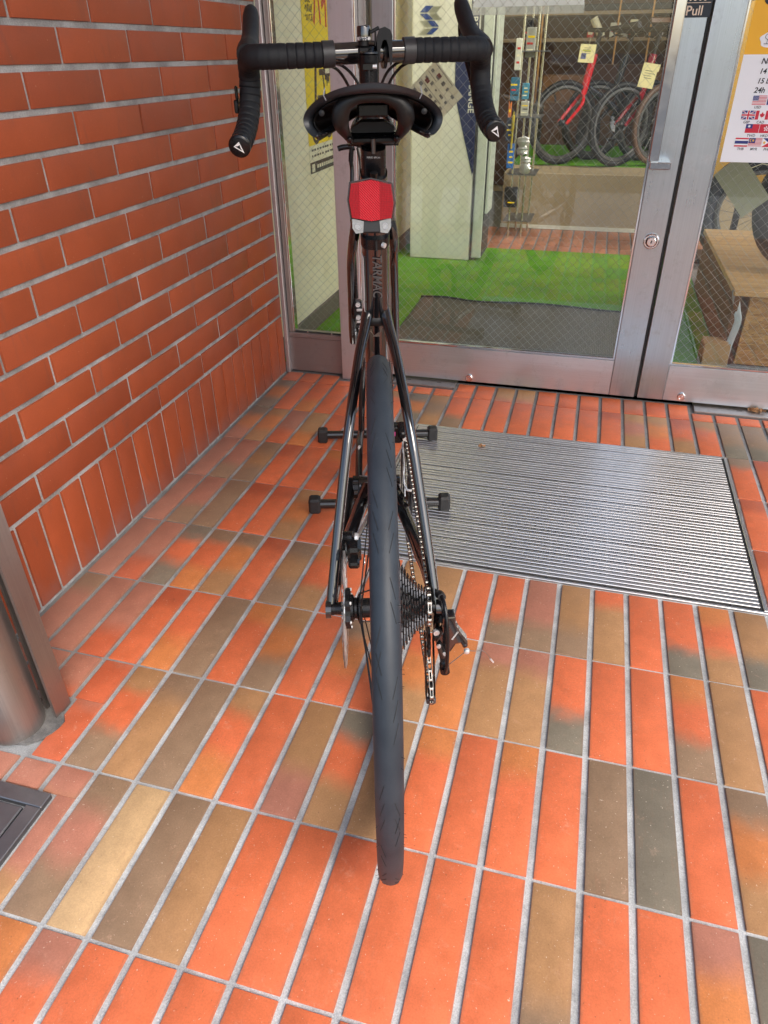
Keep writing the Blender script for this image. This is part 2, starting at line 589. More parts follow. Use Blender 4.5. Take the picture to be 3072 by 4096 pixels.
# a near-black sheet stands for the shaded well under the grate, so the slab top sits just under the tiles
n_part = 0
stuff = MB()
for r in range(-1, 11):
    for c in range(-4, 49):
        y1 = -r * PR - .003
        y0 = -(r + 1) * PR + .003
        if r == -1: y0, y1 = .003, .112
        x0 = c * PC + .0052
        x1 = (c + 1) * PC - .0052
        if c < 0 and r < 7: continue
        if c == 0: x0 = .009
        rects = [(x0, x1, y0, y1)]
        if r == -1 and c <= 2: rects = [(x0, x1, y0, .078)]
        for ob in (GRATE, HATCH, (.398, .630, .058, .30), (1.400, 1.80, .058, .30), (.213, .335, .045, .3), (.13, .215, -1.625, -1.50)):
            o2 = (ob[0] - .005, ob[1] + .005, ob[2] - .005, ob[3] + .005)
            rects = subtract(rects, o2)
        for (a0, a1, b0, b1) in rects:
            cx, cy = (a0 + a1) / 2, (b0 + b1) / 2
            vis = False
            for q in ((a0, b0), (a1, b0), (a1, b1), (a0, b1), (cx, cy)):
                p = project((q[0], q[1], 0))
                if p and -.06 < p[0] < 1.06 and p[1] < 1.07:
                    vis = True
            dz = random.uniform(-.0006, .0006)
            if vis and n_part < 299:
                n_part += 1
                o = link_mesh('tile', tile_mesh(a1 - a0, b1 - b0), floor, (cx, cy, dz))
                o.rotation_euler = (random.gauss(0, .0018), random.gauss(0, .0012), random.gauss(0, .0025))
                row = ROWS.get(r)
                code = row[c] if row and 0 <= c < len(row) else random.choice(['OOO', 'OOO', 'QOO', 'TTB', 'OOB'])
                j = random.uniform(.92, 1.08)
                for k, ch in zip(('ca', 'cb', 'cc'), code):
                    jj = j * random.uniform(.96, 1.04)
                    o[k] = [x * jj for x in PAL[ch]]
            else:
                b = len(stuff.v)
                for z, ins in ((-.009, 0), (-.001, 0), (0, .0015)):
                    stuff.v += [(a0 + ins, b0 + ins, z), (a1 - ins, b0 + ins, z), (a1 - ins, b1 - ins, z), (a0 + ins, b1 - ins, z)]
                for k in range(2):
                    for i in range(4):
                        i2 = (i + 1) % 4
                        stuff.f.append((b + k * 4 + i, b + k * 4 + i2, b + k * 4 + 4 + i2, b + k * 4 + 4 + i)); stuff.mi.append(0)
                stuff.f.append((b + 8, b + 9, b + 10, b + 11)); stuff.mi.append(0)
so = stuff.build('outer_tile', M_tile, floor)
so['kind'] = 'stuff'
so['ca'] = list(C_O); so['cb'] = list(C_O); so['cc'] = list(C_Q)

M_conc = mk('pavement_concrete', (.36, .36, .355), .85, 0, .2, 4, .3, 150)
tag(MB().box((1.5, -3.40, -.05), (14, 1.52, .085)).build('pavement', M_conc), kind='structure')
# street level all round, one sheet out to the horizon
M_asph = mk('asphalt', (.05, .05, .052), .9, 0, .25, 3, .4, 120)
tag(MB().face([(-300, -300, -.07), (300, -300, -.07), (300, 300, -.07), (-300, 300, -.07)]).build('ground', M_asph), kind='structure')

# ------------------------------------------------------------------ brick wall on the left
wall = thing('brick_wall', 'red brick wall with grey recessed mortar and an upright course at its foot', 'wall', (0, -.8, 0))
WB = -.8
core = MB().box((-.13, -.80 - WB, 1.28), (.2536, 1.75, 2.6)).build('mortar', M_mortar, wall)
HP = .0683
brick_cache = {}
def brick_mesh(l, h):
    key = (round(l, 3), round(h, 3))
    if key not in brick_cache:
        b = MB()
        prev = None
        for ins, x in ((0, -.012), (0, -.0018), (.0007, -.0005), (.0021, 0)):
            y, z = l / 2 - ins, h / 2 - ins
            cur = [(x, -y, -z), (x, y, -z), (x, y, z), (x, -y, z)]
            if prev:
                for i in range(4):
                    b.face([prev[i], prev[(i + 1) % 4], cur[(i + 1) % 4], cur[i]])
            prev = cur
        b.face(prev)
        brick_cache[key] = b.mesh('brick', M_brick, 40)
    return brick_cache[key]
def lay(y0, y1, z0, z1):
    y1 = min(y1, .066); y0 = max(y0, -1.66)
    if y1 - y0 < .012: return
    o = link_mesh('brick', brick_mesh(y1 - y0, z1 - z0), wall, (random.gauss(.0015, .0006), (y0 + y1) / 2 - WB, (z0 + z1) / 2))
    o.rotation_euler = (random.gauss(0, .0016), random.gauss(0, .0022), random.gauss(0, .0014))
for k in range(-12, 16):
    y = -.955 + k * .0694
    lay(y + .0042, y + .0694 - .0042, .006, .2048)
z = .2105
for i in range(31):
    off = -.977 if i % 2 == 0 else -.856
    off += i * .0011
    for k in range(-4, 6):
        y = off + k * .2345
        lay(y + .0047, y + .2345 - .0047, z + .0056, z + HP - .0056)
    z += HP
# porch roof out of view, its depth set to shade the recess
M_soffit = mk('painted_soffit', (.82, .81, .78), .7)
tag(MB().box((1.7, -1.163, 2.74), (4.4, 2.675, .22)).build('porch_ceiling', M_soffit), kind='structure')

# ------------------------------------------------------------------ floor grate
g = thing('floor_grate', 'grey ribbed aluminium floor grate set into the tiles before the glass doors', 'floor grate', (1.0125, -.587, 0))
GX0, GX1, GY0, GY1 = GRATE
def gl(x, y): return x - 1.0125, y + .587
fr = MB()
fw = .0075
for (x0, x1, y0, y1) in ((GX0, GX1, GY0, GY0 + fw), (GX0, GX1, GY1 - fw, GY1), (GX0, GX0 + fw, GY0 + fw, GY1 - fw), (GX1 - fw, GX1, GY0 + fw, GY1 - fw)):
    a = gl((x0 + x1) / 2, (y0 + y1) / 2)
    fr.box((a[0], a[1], -.007), (x1 - x0, y1 - y0, .018), bev=.0012)
fr.build('frame', M_alu, g)
MB().box((0, 0, -.0022), (GX1 - GX0 - 2 * fw, GY1 - GY0 - 2 * fw, .0025)).build('pan', M_dark, g)  # near-black pan, the pit's shade put into its colour
NS = 52
pitch = (GY1 - GY0 - 2 * fw - .004) / NS
sl = MB()
L = GX1 - GX0 - 2 * fw - .012
prof = [(-.0050, -.0006), (-.0050, .0050), (-.0040, .0062), (.0034, .0062), (.0046, .0048), (.0046, -.0006)]
sl.prism(prof, -L / 2, L / 2, 'X')
slat_me = sl.mesh('slat', M_alu)
for i in range(NS):
    link_mesh('slat', slat_me, g, (-.002, GY0 + .587 + fw + .004 + pitch * (i + .5) + random.gauss(0, .0003), random.gauss(-.001, .0003)))
rod = MB()
for k in range(7):
    x = -L / 2 + .06 + k * .127
    rod.box((x, 0, .0008), (.004, GY1 - GY0 - .02, .0045))
rod.build('cross_rod', M_darksteel, g)

# ------------------------------------------------------------------ hatch, post
h = thing('floor_hatch', 'dark steel inspection hatch flush with the tiles beside the post', 'hatch', (.08, -1.96, 0))
hf = MB()
x0, x1, y0, y1 = HATCH
def hl(x, y, z): return (x - .08, y + 1.96, z)
for (a0, a1, b0, b1) in ((x0, x1, y1 - .026, y1), (x1 - .026, x1, y0, y1 - .026), (x0, x1 - .026, y0, y0 + .026), (x0, x0 + .026, y0 + .026, y1 - .026)):
    hf.box(hl((a0 + a1) / 2, (b0 + b1) / 2, -.004), (a1 - a0 - .0006, b1 - b0 - .0006, .02), bev=.0012)
hf.build('frame', M_darksteel, h)
MB().box(hl((x0 + x1) / 2, (y0 + y1) / 2, -.002), (x1 - x0 - .060, y1 - y0 - .060, .012), bev=.002).build('lid', M_darksteel, h)
MB().tube(smoothpath([hl(x1 - .075, y1 - .24, .0042), hl(x1 - .066, y1 - .075, .0042), hl(x1 - .075, y1 - .066, .0042), hl(x1 - .24, y1 - .066, .0042)], 5), .0012, 6).build('rim_bead', M_darksteel, h)

p = thing('steel_post', 'round stainless steel post with a flat channel beside it standing at the wall', 'post', (.155, -1.575, 0))
MB().lathe([(0, .0465), (.35, .0465), (1.3, .0465), (2.62, .0465)], axis='Z', n=64).build('tube', M_steelD, p, 30)
ch = MB()
for (cx, cy, dx, dy) in ((.058, .047, .005, .038), (.043, .064, .026, .005), (.030, .052, .004, .022)):
    ch.box((cx, cy, 1.31), (dx, dy, 2.62))
ch.build('channel', M_steelD, p)
grm = MB()
ring = []
N = 26
for i in range(N):
    a = 2 * PI * i / N
    ring.append((.012 + (.058 + .006 * math.sin(3 * a + 1) + random.uniform(-.004, .004)) * math.cos(a), .012 + (.056 + .006 * math.cos(2 * a) + random.uniform(-.004, .004)) * math.sin(a)))
grm.prism(ring, -.006, .0022, 'Z')
grm.build('mortar_collar', mortar_material('collar_mortar', (.085, .083, .082), (.19, .185, .18), 16), p)

# ================================================================== STOREFRONT
DY = .110                      # face of the door leaves
TOP = 2.30
def bx(mb, x0, x1, y0, y1, z0, z1, bev=.0015, mi=0):
    return mb.box(((x0 + x1) / 2, (y0 + y1) / 2, (z0 + z1) / 2), (x1 - x0, y1 - y0, z1 - z0), bev=bev, mi=mi)

def wire_mesh(x0, x1, z0, z1, y, parent):
    """square wire netting laid diagonally in the pane, 20 mm pitch"""
    b = MB()
    st = .0283
    r = .00034
    def seg(p, q):
        d = Vector(q) - Vector(p)
        if d.length < .004: return
        d.normalize()
        n = Vector((-d.z, 0, d.x)) * r
        w = Vector((0, 1, 0)) * r
        a, c = Vector(p), Vector(q)
        o = len(b.v)
        for P in (a, c):
            for s in (n + w * .6, -n + w * .6, -w):
                b.v.append(tuple(P + s))
        for (i, j) in ((0, 1), (1, 2), (2, 0)):
            b.f.append((o + i, o + j, o + 3 + j, o + 3 + i)); b.mi.append(0)
    k = -int((z1 - z0) / st) - 2
    while x0 + k * st < x1 + (z1 - z0) + st:
        s = x0 + k * st
        # rising to the right: x = s + (z - z0)
        za = max(z0, z0 + x0 - s); zb = min(z1, z0 + x1 - s)
        if zb > za: seg((s + za - z0, y, za), (s + zb - z0, y, zb))
        # falling to the right: x = s - (z - z0)
        za = max(z0, z0 + s - x1); zb = min(z1, z0 + s - x0)
        if zb > za: seg((s - za + z0, y, za), (s - zb + z0, y, zb))
        k += 1
    o = b.build('wire_mesh', M_wire, parent)
    o['kind'] = 'stuff'
    return o

def pane(x0, x1, z0, z1, y, parent):
    MB().box(((x0 + x1) / 2, y, (z0 + z1) / 2), (x1 - x0, .0064, z1 - z0)).build('pane', M_glass, parent)
    wire_mesh(x0, x1, z0, z1, y, parent)

def screw(parent, x, y, z, r=.0125, name='bolt'):
    b = MB()
    b.lathe([(.0, r), (-.0035, r), (-.0055, r * .82), (-.0055, r * .66), (-.0035, r * .60), (-.0035, r * .30), (-.006, r * .22), (-.006, .0001)], (x, y, z), 'Y', 28)
    return b.build(name, M_chrome, parent, 35)

# narrow fixed window between brick wall and door frame
w = thing('side_window', 'narrow fixed window of wired glass between the brick wall and the door', 'window', (.11, .10, 0))
def W(b): 
    for i, v in enumerate(b.v): b.v[i] = (v[0] - .11, v[1] - .10, v[2])
    return b
b = MB(); bx(b, .002, .016, .070, .13, .0, TOP); W(b).build('jamb', M_steelM, w)
b = MB(); bx(b, .018, .034, .088, .13, .145, TOP); W(b).build('jamb', M_steelD, w)
b = MB(); bx(b, .034, .0385, .0915, .12, .150, TOP, .0008); W(b).build('glazing_bead', M_chrome, w)
b = MB(); bx(b, .016, .2195, .088, .13, .004, .128, .001); W(b).build('kick_panel', M_kick, w)
b = MB(); bx(b, .016, .2195, .084, .13, .1285, .146, .002); W(b).build('sill', M_kick, w)
b = MB(); bx(b, .0385, .2195, .091, .097, .1462, .1515, .001); W(b).build('gasket', M_gasket, w)
for sx in (.087, .176):
    b = MB(); b.lathe([(0, .0032), (-.0016, .0028), (-.0022, .0001)], (sx, .0905, .149), 'Y', 14); W(b).build('screw', M_chrome, w)
b = MB(); b.box((.129, .100, 1.225), (.181, .0064, 2.148)); W(b).build('pane', M_glass, w)
wm = wire_mesh(.0385, .2195, .151, 2.29, .100, w)
wm.location = (-.11, -.10, 0)
# hinge-side post of the doors
mp = thing('door_post', 'broad pinkish steel post between the side window and the left glass door', 'door frame', (.27, .1, 0))
b = MB(); bx(b, -.0485, .026, -.045, .07, .0, TOP, .0015); b.build('post_face', M_steelM, mp)
b = MB(); bx(b, .0262, .0305, -.044, .07, .0, TOP, .0008); b.build('edge_strip', M_chrome, mp)
b = MB(); bx(b, .0308, .052, -.012, .07, .0, TOP, .001); b.build('rebate', M_steelD, mp)
# head above both doors (out of frame) and the strip of wall over it
hd = thing('steel_transom', 'steel transom box running above the glass doors', 'door frame', (1.3, .12, 2.42))
b = MB(); bx(b, -1.30, 2.2, -.06, .06, -.118, -.02); b.build('transom', M_steelH, hd)

def door(x0, x1, label, stile_in, hinge_left, tail):
    """x0..x1 leaf; the meeting stile sits at stile_in side"""
    d = thing('glass_door', label, 'door', (x0 if hinge_left else x1, DY, 0))
    ox = d.location.x
    def L(b):
        for i, v in enumerate(b.v): b.v[i] = (v[0] - ox, v[1] - DY, v[2])
        return b
    sw_h, sw_m = .062, .080
    if hinge_left: s0, s1 = x0 + sw_h, x1 - sw_m
    else: s0, s1 = x0 + sw_m, x1 - sw_h
    t = .040
    b = MB(); bx(b, x0, s0 - .0004, DY, DY + t, .012, TOP - .01); L(b).build('stile', M_steelV, d)
    b = MB(); bx(b, s1 + .0004, x1, DY, DY + t, .012, TOP - .01); L(b).build('stile', M_steelV, d)
    b = MB(); bx(b, s0, s1, DY + .0012, DY + t, .012, .1305); L(b).build('bottom_rail', M_steelH, d)
    b = MB(); bx(b, s0, s1, DY + .0012, DY + t, TOP - .12, TOP - .01); L(b).build('top_rail', M_steelH, d)
    b = MB()
    bx(b, s0, s1, DY + .003, DY + .015, .1308, .1375, .001)
    bx(b, s0, s0 + .006, DY + .003, DY + .015, .1378, TOP - .12, .001)
    bx(b, s1 - .006, s1, DY + .003, DY + .015, .1378, TOP - .12, .001)
    L(b).build('glazing_bead', M_chrome, d)
    b = MB(); b.box(((s0 + s1) / 2, DY + .019, (.134 + TOP - .12) / 2), (s1 - s0 - .004, .0064, TOP - .12 - .134)); L(b).build('pane', M_glass, d)
    wm = wire_mesh(s0 + .004, s1 - .004, .1375, 1.75, DY + .019, d)
    wm.location = (-ox, -DY, 0)
    return d, L

dl, L1 = door(.3335, 1.2175, 'left glass door of wired glass in brushed steel with long pull handle and lock', 'r', True, 0)
b = MB()
bx(b, 1.132, 1.158, .048, .060, .722, 1.75, .0025)
L1(b).build('pull_handle', M_chrome, dl)
b = MB(); bx(b, 1.137, 1.192, .0475, .110, .7035, .7215, .002); L1(b).build('handle_bracket', M_chrome, dl)
b = MB()
b.lathe([(0, .0225), (-.004, .0225), (-.0075, .0195), (-.0075, .0165), (-.004, .0150), (-.012, .0135), (-.0135, .0115), (-.0135, .0035), (-.0122, .003), (-.0122, .0001)], (1.182, DY, .505), 'Y', 40)
L1(b).build('lock_cylinder', M_chrome, dl, 30)
b = MB(); bx(b, 1.1807, 1.1833, DY - .0142, DY - .0128, .5005, .5095, 0); L1(b).build('keyhole', M_gasket, dl)
s_ = screw(dl, .667 - .3335, 0, .026)
M_navy = mk('navy_print', srgb('#10182a'), .3, 0, .05)
M_cream = mk('cream_print', srgb('#e6d2bd'), .45, 0, .04)
stk = MB().box((1.1885 - .3335, -.0012, 1.085), (.0665, .0010, .0745)).build('push_pull_sticker', M_navy, dl)
tm = text_mesh('Pull', .0285, M_cream, .0002, 'LEFT', 0, .0003)
link_mesh('lettering', tm, stk, (1.1625 - .3335, -.0020, 1.0527), FACE_OUT)
b = MB(); b.box((1.1885 - .3335, -.0020, 1.0785), (.061, .0006, .0012)); b.build('rule', M_cream, stk)
b = MB()
for cx, sg in ((1.1745, 1), (1.198, -1)):
    cx -= .3335
    b.prism([(cx - .0075, .0035 + 1.079), (cx - .0045, .0035 + 1.079), (cx + .0005, 1.0885), (cx + .004, 1.079 + .0035), (cx + .0085, 1.079 + .0035), (cx + .004, 1.0925), (cx + .006, 1.103), (cx - .003, 1.103), (cx - .004, 1.0915)], -.0022, -.0017, 'Y')
b.build('pictogram', M_cream, stk)

dr, L2 = door(1.2275, 2.1115, 'right glass door of wired glass in brushed steel with a notice stuck on it', 'l', False, 0)
screw(dr, 1.363 - 2.1115, 0, .030)
b = MB(); bx(b, 1.219, 1.2262, DY + .012, DY + .030, .012, TOP - .02, .001); L2(b).build('meeting_gasket', M_gasket, dr)

# pivot cover plates let into the floor at the outer ends of the leaves
for i, (x0, x1, lb) in enumerate(((.405, .625, 'thin steel pivot plate on the tiles below the left door, behind the bicycle'), (1.405, 1.80, 'thin steel pivot plate on the tiles below the right door, by the dry leaf'))):
    pv = thing('pivot_plate', lb, 'floor plate', ((x0 + x1) / 2, .11, 0), group='door pivot plates')
    b = MB(); b.box((0, 0, .001), (x1 - x0, .096, .008), bev=.0012); b.build('plate', M_steelD, pv)
    for sx in (-.06, .05):
        b = MB(); b.box((sx, -.015, .0052), (.016, .003, .001)); b.build('slot', M_gasket, pv)

# ------------------------------------------------------------------ notice on the right door
M_white = mk('white_paper', srgb('#e9eef5'), .55, 0, .02)
M_yel = mk('yellow_print', srgb('#efb52c'), .55, 0, .03)
M_ink = mk('dark_ink', srgb('#22252e'), .6, 0, .03)
F_red = mk('flag_red', srgb('#c8203a'), .55, 0, .02)
F_blue = mk('flag_blue', srgb('#25357e'), .55, 0, .02)
F_wht = mk('flag_white', srgb('#eceff4'), .55, 0, .02)
F_gold = mk('flag_gold', srgb('#e3b43a'), .55, 0, .02)
nx, nz = 1.3235, .7185
no = thing('currency_notice', 'white and yellow currency notice with rows of small national flags on the right door', 'notice', (nx, DY + .0105, nz))
# sheet lies on the outside of the glass
def sheet(b, x0, x1, z0, z1, y0, y1, mi=0):
    return b.box(((x0 + x1) / 2, (y0 + y1) / 2, (z0 + z1) / 2), (x1 - x0, y1 - y0, z1 - z0), mi=mi)
b = MB(); sheet(b, 0, .297, 0, .249, -.0004, .0004); b.build('sheet', M_white, no)
b = MB(); sheet(b, .0004, .297, .2496, .42, -.0004, .0004); b.build('yellow_header', M_yel, no)
yo = -.0007
for body, x, z, sz in (('No', .0455, .2285, .0185), ('14', .0465, .207, .0165), ('15 L', .0465, .1855, .0165), ('24h', .0440, .1645, .0175)):
    link_mesh('lettering', text_mesh(body, sz, M_ink, .0001, 'LEFT', .18, .0004), no, (x, yo, z), FACE_OUT)
for body, x, z in (('USD', .0540, .1288), ('GBP', .0355, .0940), ('CAD', .0685, .0940), ('TWD', .0520, .0622), ('HKD', .0855, .0622), ('THB', .0355, .0300), ('MYR', .0685, .0300), ('PHP', .102, .0300)):
    link_mesh('lettering', text_mesh(body, .0088, M_ink, .0001, 'LEFT', .12, .0001), no, (x, yo, z), FACE_OUT)
FM = [F_wht, F_red, F_blue, F_gold]
def flag(x, z, w, h, shapes):
    f = MB()
    sheet(f, 0, w, 0, h, -.0002, .0002, 0)
    lay_ = {}
    for k, (mi, poly) in enumerate(shapes):
        y = -.0003 - .00003 * k
        f.face([(p[0] * w, y, p[1] * h) for p in poly], mi)
    o = f.build('printed_flag', FM, no)
    o.location = (x, yo, z)
def R_(x0, x1, y0, y1): return [(x0, y0), (x1, y0), (x1, y1), (x0, y1)]
def star(cx, cy, r, n=5, ri=.42, asp=1.5, ph=PI / 2):
    return [(cx + (r if i % 2 == 0 else r * ri) / asp * math.cos(ph + PI * i / n), cy + (r if i % 2 == 0 else r * ri) * math.sin(ph + PI * i / n)) for i in range(2 * n)]
us = [(1, R_(0, 1, i / 13, (i + 1) / 13)) for i in range(0, 13, 2)] + [(2, R_(0, .42, 6 / 13, 1))]
us += [(0, star(.05 + .065 * i, .53 + .1 * j, .035, 5)) for i in range(6) for j in range(5)]
flag(.0465, .137, .0335, .0212, us)
flag(.0820, .137, .0335, .0212, [(2, R_(0, 1, 0, 1))] + [(3, star(.5 + .2 * math.cos(a), .5 + .32 * math.sin(a), .07)) for a in [i * PI / 6 for i in range(12)]])
def diag(a, c, wd):
    d = Vector((c[0] - a[0], (c[1] - a[1]))).normalized(); n_ = Vector((-d.y, d.x)) * wd
    return [(max(0, min(1, a[0] + n_.x)), max(0, min(1, a[1] + n_.y))), (max(0, min(1, a[0] - n_.x)), max(0, min(1, a[1] - n_.y))), (max(0, min(1, c[0] - n_.x)), max(0, min(1, c[1] - n_.y))), (max(0, min(1, c[0] + n_.x)), max(0, min(1, c[1] + n_.y)))]
uk = [(2, R_(0, 1, 0, 1)), (0, diag((0, 0), (1, 1), .09)), (0, diag((0, 1), (1, 0), .09)), (1, diag((0, 0), (1, 1), .035)), (1, diag((0, 1), (1, 0), .035)), (0, R_(.39, .61, 0, 1)), (0, R_(0, 1, .34, .66)), (1, R_(.44, .56, 0, 1)), (1, R_(0, 1, .41, .59))]
flag(.0280, .1030, .0325, .0208, uk)
leafp = [(.5, .12), (.52, .3), (.62, .28), (.6, .36), (.7, .52), (.66, .55), (.68, .65), (.6, .62), (.58, .68), (.54, .62), (.56, .8), (.52, .77), (.5, .88), (.48, .77), (.44, .8), (.46, .62), (.42, .68), (.4, .62), (.32, .65), (.34, .55), (.3, .52), (.4, .36), (.38, .28), (.48, .3)]
flag(.0620, .1030, .0325, .0208, [(1, R_(0, .25, 0, 1)), (1, R_(.75, 1, 0, 1)), (1, leafp)])
flag(.0450, .0715, .0335, .0210, [(1, R_(0, 1, 0, 1)), (2, R_(0, .5, .5, 1)), (0, star(.25, .75, .17, 12, .62))])
pet = []
for i in range(5):
    a = PI / 2 + i * 2 * PI / 5
    pet.append((0, [(.5 + .16 * r_ * math.cos(a + o_), .5 + .26 * r_ * math.sin(a + o_)) for r_, o_ in ((.15, 0), (.7, -.42), (1.15, -.2), (1.2, .15), (.7, .42))]))
flag(.0795, .0715, .0335, .0210, [(1, R_(0, 1, 0, 1))] + pet)
flag(.0265, .0382, .0330, .0215, [(1, R_(0, 1, 0, 1)), (0, R_(0, 1, .167, .833)), (2, R_(0, 1, .333, .667))])
flag(.0605, .0382, .0330, .0215, [(1, R_(0, 1, i / 14, (i + 1) / 14)) for i in range(1, 14, 2)] + [(2, R_(0, .5, .43, 1)), (3, star(.2, .72, .2, 24, .97)), (2, star(.235, .72, .17, 24, .97)), (3, star(.33, .72, .15, 14, .55))])
flag(.0945, .0382, .0330, .0215, [(2, R_(0, 1, .5, 1)), (1, R_(0, 1, 0, .5)), (0, [(0, 0), (.48, .5), (0, 1)]), (3, star(.17, .5, .2, 8, .5))])
# small white roundel with a line drawing, and a dark corner mark, on the yellow header
b = MB()
b.prism([(.052 + .0215 * math.cos(i * PI / 14) * (1 + .12 * math.sin(5 * i * PI / 14)), .280 + .0165 * math.sin(i * PI / 14)) for i in range(28)], -.0010, -.0005, 'Y')
b.build('white_roundel', M_white, no)
b = MB()
b.tube([(.048 + .006 * math.cos(i * PI / 8), -.0012, .287 + .0058 * math.sin(i * PI / 8)) for i in range(16)], .0006, 5, True)
b.box((.048, -.0012, .2765), (.0012, .0006, .010)); b.box((.054, -.0012, .2715), (.026, .0006, .0014))
b.build('line_drawing', M_ink, no)
b = MB(); b.prism([(.036 + .018 * math.cos(i * PI / 10), .372 + .020 * math.sin(i * PI / 10)) for i in range(20)], -.0010, -.0005, 'Y'); b.build('dark_mark', M_ink, no)

# white sheet taped inside the left door, top right, and a leaflet hanging askew
wsn = thing('taped_sheet', 'wide white paper sheet taped inside the left door at the top of the glass', 'paper sheet', (.76, DY + .024, 1.077))
b = MB(); sheet(b, -.145, .148, .004, .36, -.0003, .0003); b.build('sheet', M_white, wsn)
M_tape = NT('clear_tape'); M_tape.bsdf((.78, .80, .78), .25); M_tape.b.inputs['Alpha'].default_value = .45; M_tape = M_tape.m
b = MB(); sheet(b, -.147, .150, -.014, .010, .0004, .0008); b.build('tape_strip', M_tape, wsn)
lf = thing('leaflet', 'cream leaflet with small diagrams taped askew inside the left door', 'leaflet', (.517, DY + .0245, .882))
lf.rotation_euler = (0, rad(48), 0)
M_leaf = mk('leaflet_paper', srgb('#cfcab0'), .6, 0, .03)
b = MB(); sheet(b, -.060, .062, -.055, .052, -.0003, .0003); b.build('sheet', M_leaf, lf)
M_grey = mk('grey_ink', (.16, .155, .14), .6)
b = MB()
rg = random.Random(3)
for row in range(4):
    for cc in range(5):
        x, z = -.052 + cc * .0215, -.046 + row * .0235
        sheet(b, x + rg.uniform(0, .003), x + rg.uniform(.008, .014), z, z + rg.uniform(.004, .011), -.0005, -.00035)
for cc in range(14):
    sheet(b, -.055, -.055 + rg.uniform(.02, .10), .046 - cc * .0071, .0475 - cc * .0071, -.0005, -.00035) if cc % 4 == 0 else None
b.build('printed_blocks', M_grey, lf)
for (x, z) in ((-.03, .028), (-.045, -.005)):
    b = MB(); sheet(b, x, x + .013, z, z + .011, -.0007, -.0005); b.build('printed_picture', mk('brick_red_print', (.16, .045, .04), .6), lf)

# ================================================================== SHOP INTERIOR
M_wallp = NT('cream_wallpaper')
v = M_wallp.pos((1, 6, 60), False)
hh = M_wallp.noise(v, 5, 4, .7, .5)
c_ = M_wallp.mix(M_wallp.ramp(M_wallp.noise(M_wallp.pos((1, 1, 1), False), 5, 3), .4, .7), srgb('#efe6c2'), srgb('#e6dcb4'))
M_wallp.bsdf(M_wallp.mix(1.0, c_, M_wallp.math('MULTIPLY_ADD', hh, .22, .89), 'MULTIPLY'), .8)
M_wallp.bump(hh, .35, .003)
M_wallp = M_wallp.m
M_base = mk('grey_skirting', (.13, .125, .10), .6, 0, .1)
iw = MB()
iw.box((-.12, 2.2, 1.25), (.12, 4.16, 2.5), mi=0)
iw = iw.build('interior_wall', M_wallp); tag(iw, kind='structure')
b = MB(); b.box((-.055, 2.2, .0405), (.010, 4.14, .080), bev=.002); b.build('skirting', M_base, iw)
M_back = mk('back_wall_paint', srgb('#b9a888'), .8, 0, .06, 3)
bw = MB().box((1.7, 4.30, 1.25), (3.7, .10, 2.5)).build('back_wall', M_back); tag(bw, kind='structure')
tag(MB().box((1.7, 3.25, 2.56), (3.7, 2.20, .10)).build('shop_ceiling', M_back), kind='structure')  # unseen ceiling over the back only, added to darken that end
# inner floor: same brick-coloured tiles behind the carpet
fl2 = MB().box((1.7, 2.21, -.034), (3.7, 4.16, .06)).build('shop_floor', M_grout); tag(fl2, kind='structure')
for r in range(0, 4):
    for c in range(0, 24):
        y0 = 2.10 + r * .2362
        y1 = y0 + .230
        x0, x1 = c * PC + .0042, (c + 1) * PC - .0042
        if y1 > 2.82: y1 = 2.81
        o = link_mesh('tile', tile_mesh(x1 - x0, round(y1 - y0, 3)), fl2, ((x0 + x1) / 2, (y0 + y1) / 2, 0))
        j = random.uniform(.7, 1.0)
        for k in ('ca', 'cb', 'cc'): o[k] = [x * j for x in random.choice([(.40, .17, .10), (.36, .15, .09)])]
# green carpet
M_turf = NT('green_carpet')
v = M_turf.pos((1, 1, 1), False)
n1 = M_turf.noise(v, 4, 3, .6); n2 = M_turf.noise(v, 700, 2, .8)
c_ = M_turf.mix(M_turf.ramp(n1, .35, .65), (.085, .255, .012), (.125, .33, .018))
M_turf.bsdf(M_turf.mix(1.0, c_, M_turf.math('MULTIPLY_ADD', n2, .9, .5), 'MULTIPLY'), .85, 0, 0, .2)
M_turf.bump(n2, .5, .003)
M_turf = M_turf.m
ct = MB().box((.74, 1.165, .0035), (1.585, 2.0, .007), bev=.001).build('green_carpet', M_turf)
tag(ct, 'bright green carpet laid over the shop floor behind the glass doors', 'carpet')
# door mat
M_mat = NT('ribbed_mat')
v = M_mat.pos((1, 1, 1), False)
wv = M_mat.n('ShaderNodeTexWave', wave_type='BANDS', bands_direction='X'); wv.inputs['Scale'].default_value = 45
M_mat.l(v, wv.inputs['Vector'])
n2 = M_mat.noise(v, 260, 3, .7)
c_ = M_mat.mix(1.0, (.16, .14, .10), M_mat.math('MULTIPLY_ADD', n2, .9, .5), 'MULTIPLY')
M_mat.bsdf(c_, .9, 0, 0, .2)
M_mat.bump(M_mat.math('ADD', wv.outputs['Fac'], n2), .5, .004)
M_mat = M_mat.m
dm = thing('door_mat', 'dark ribbed door mat with a lifted back edge on the green carpet', 'door mat', (.76, .62, .007))
b = MB()
nx_, ny_ = 40, 16
wav = lambda x, y: .004 + max(0, (y - .36)) * .10 * (1 + .8 * math.sin(x * 9 + 1)) + (.012 * math.exp(-((x + .36) / .1) ** 2) if y > .38 else 0)
for i in range(nx_):
    for j in range(ny_):
        q = []
        for (a, c2) in ((i, j), (i + 1, j), (i + 1, j + 1), (i, j + 1)):
            x = -.475 + .95 * a / nx_; y = -.45 + .875 * c2 / ny_
            q.append((x, y, wav(x, y)))
        b.face(q)
o = b.build('ribbed_top', M_mat, dm, 60)
sm = o.modifiers.new('thick', 'SOLIDIFY'); sm.thickness = .005; sm.offset = -1
b = MB()
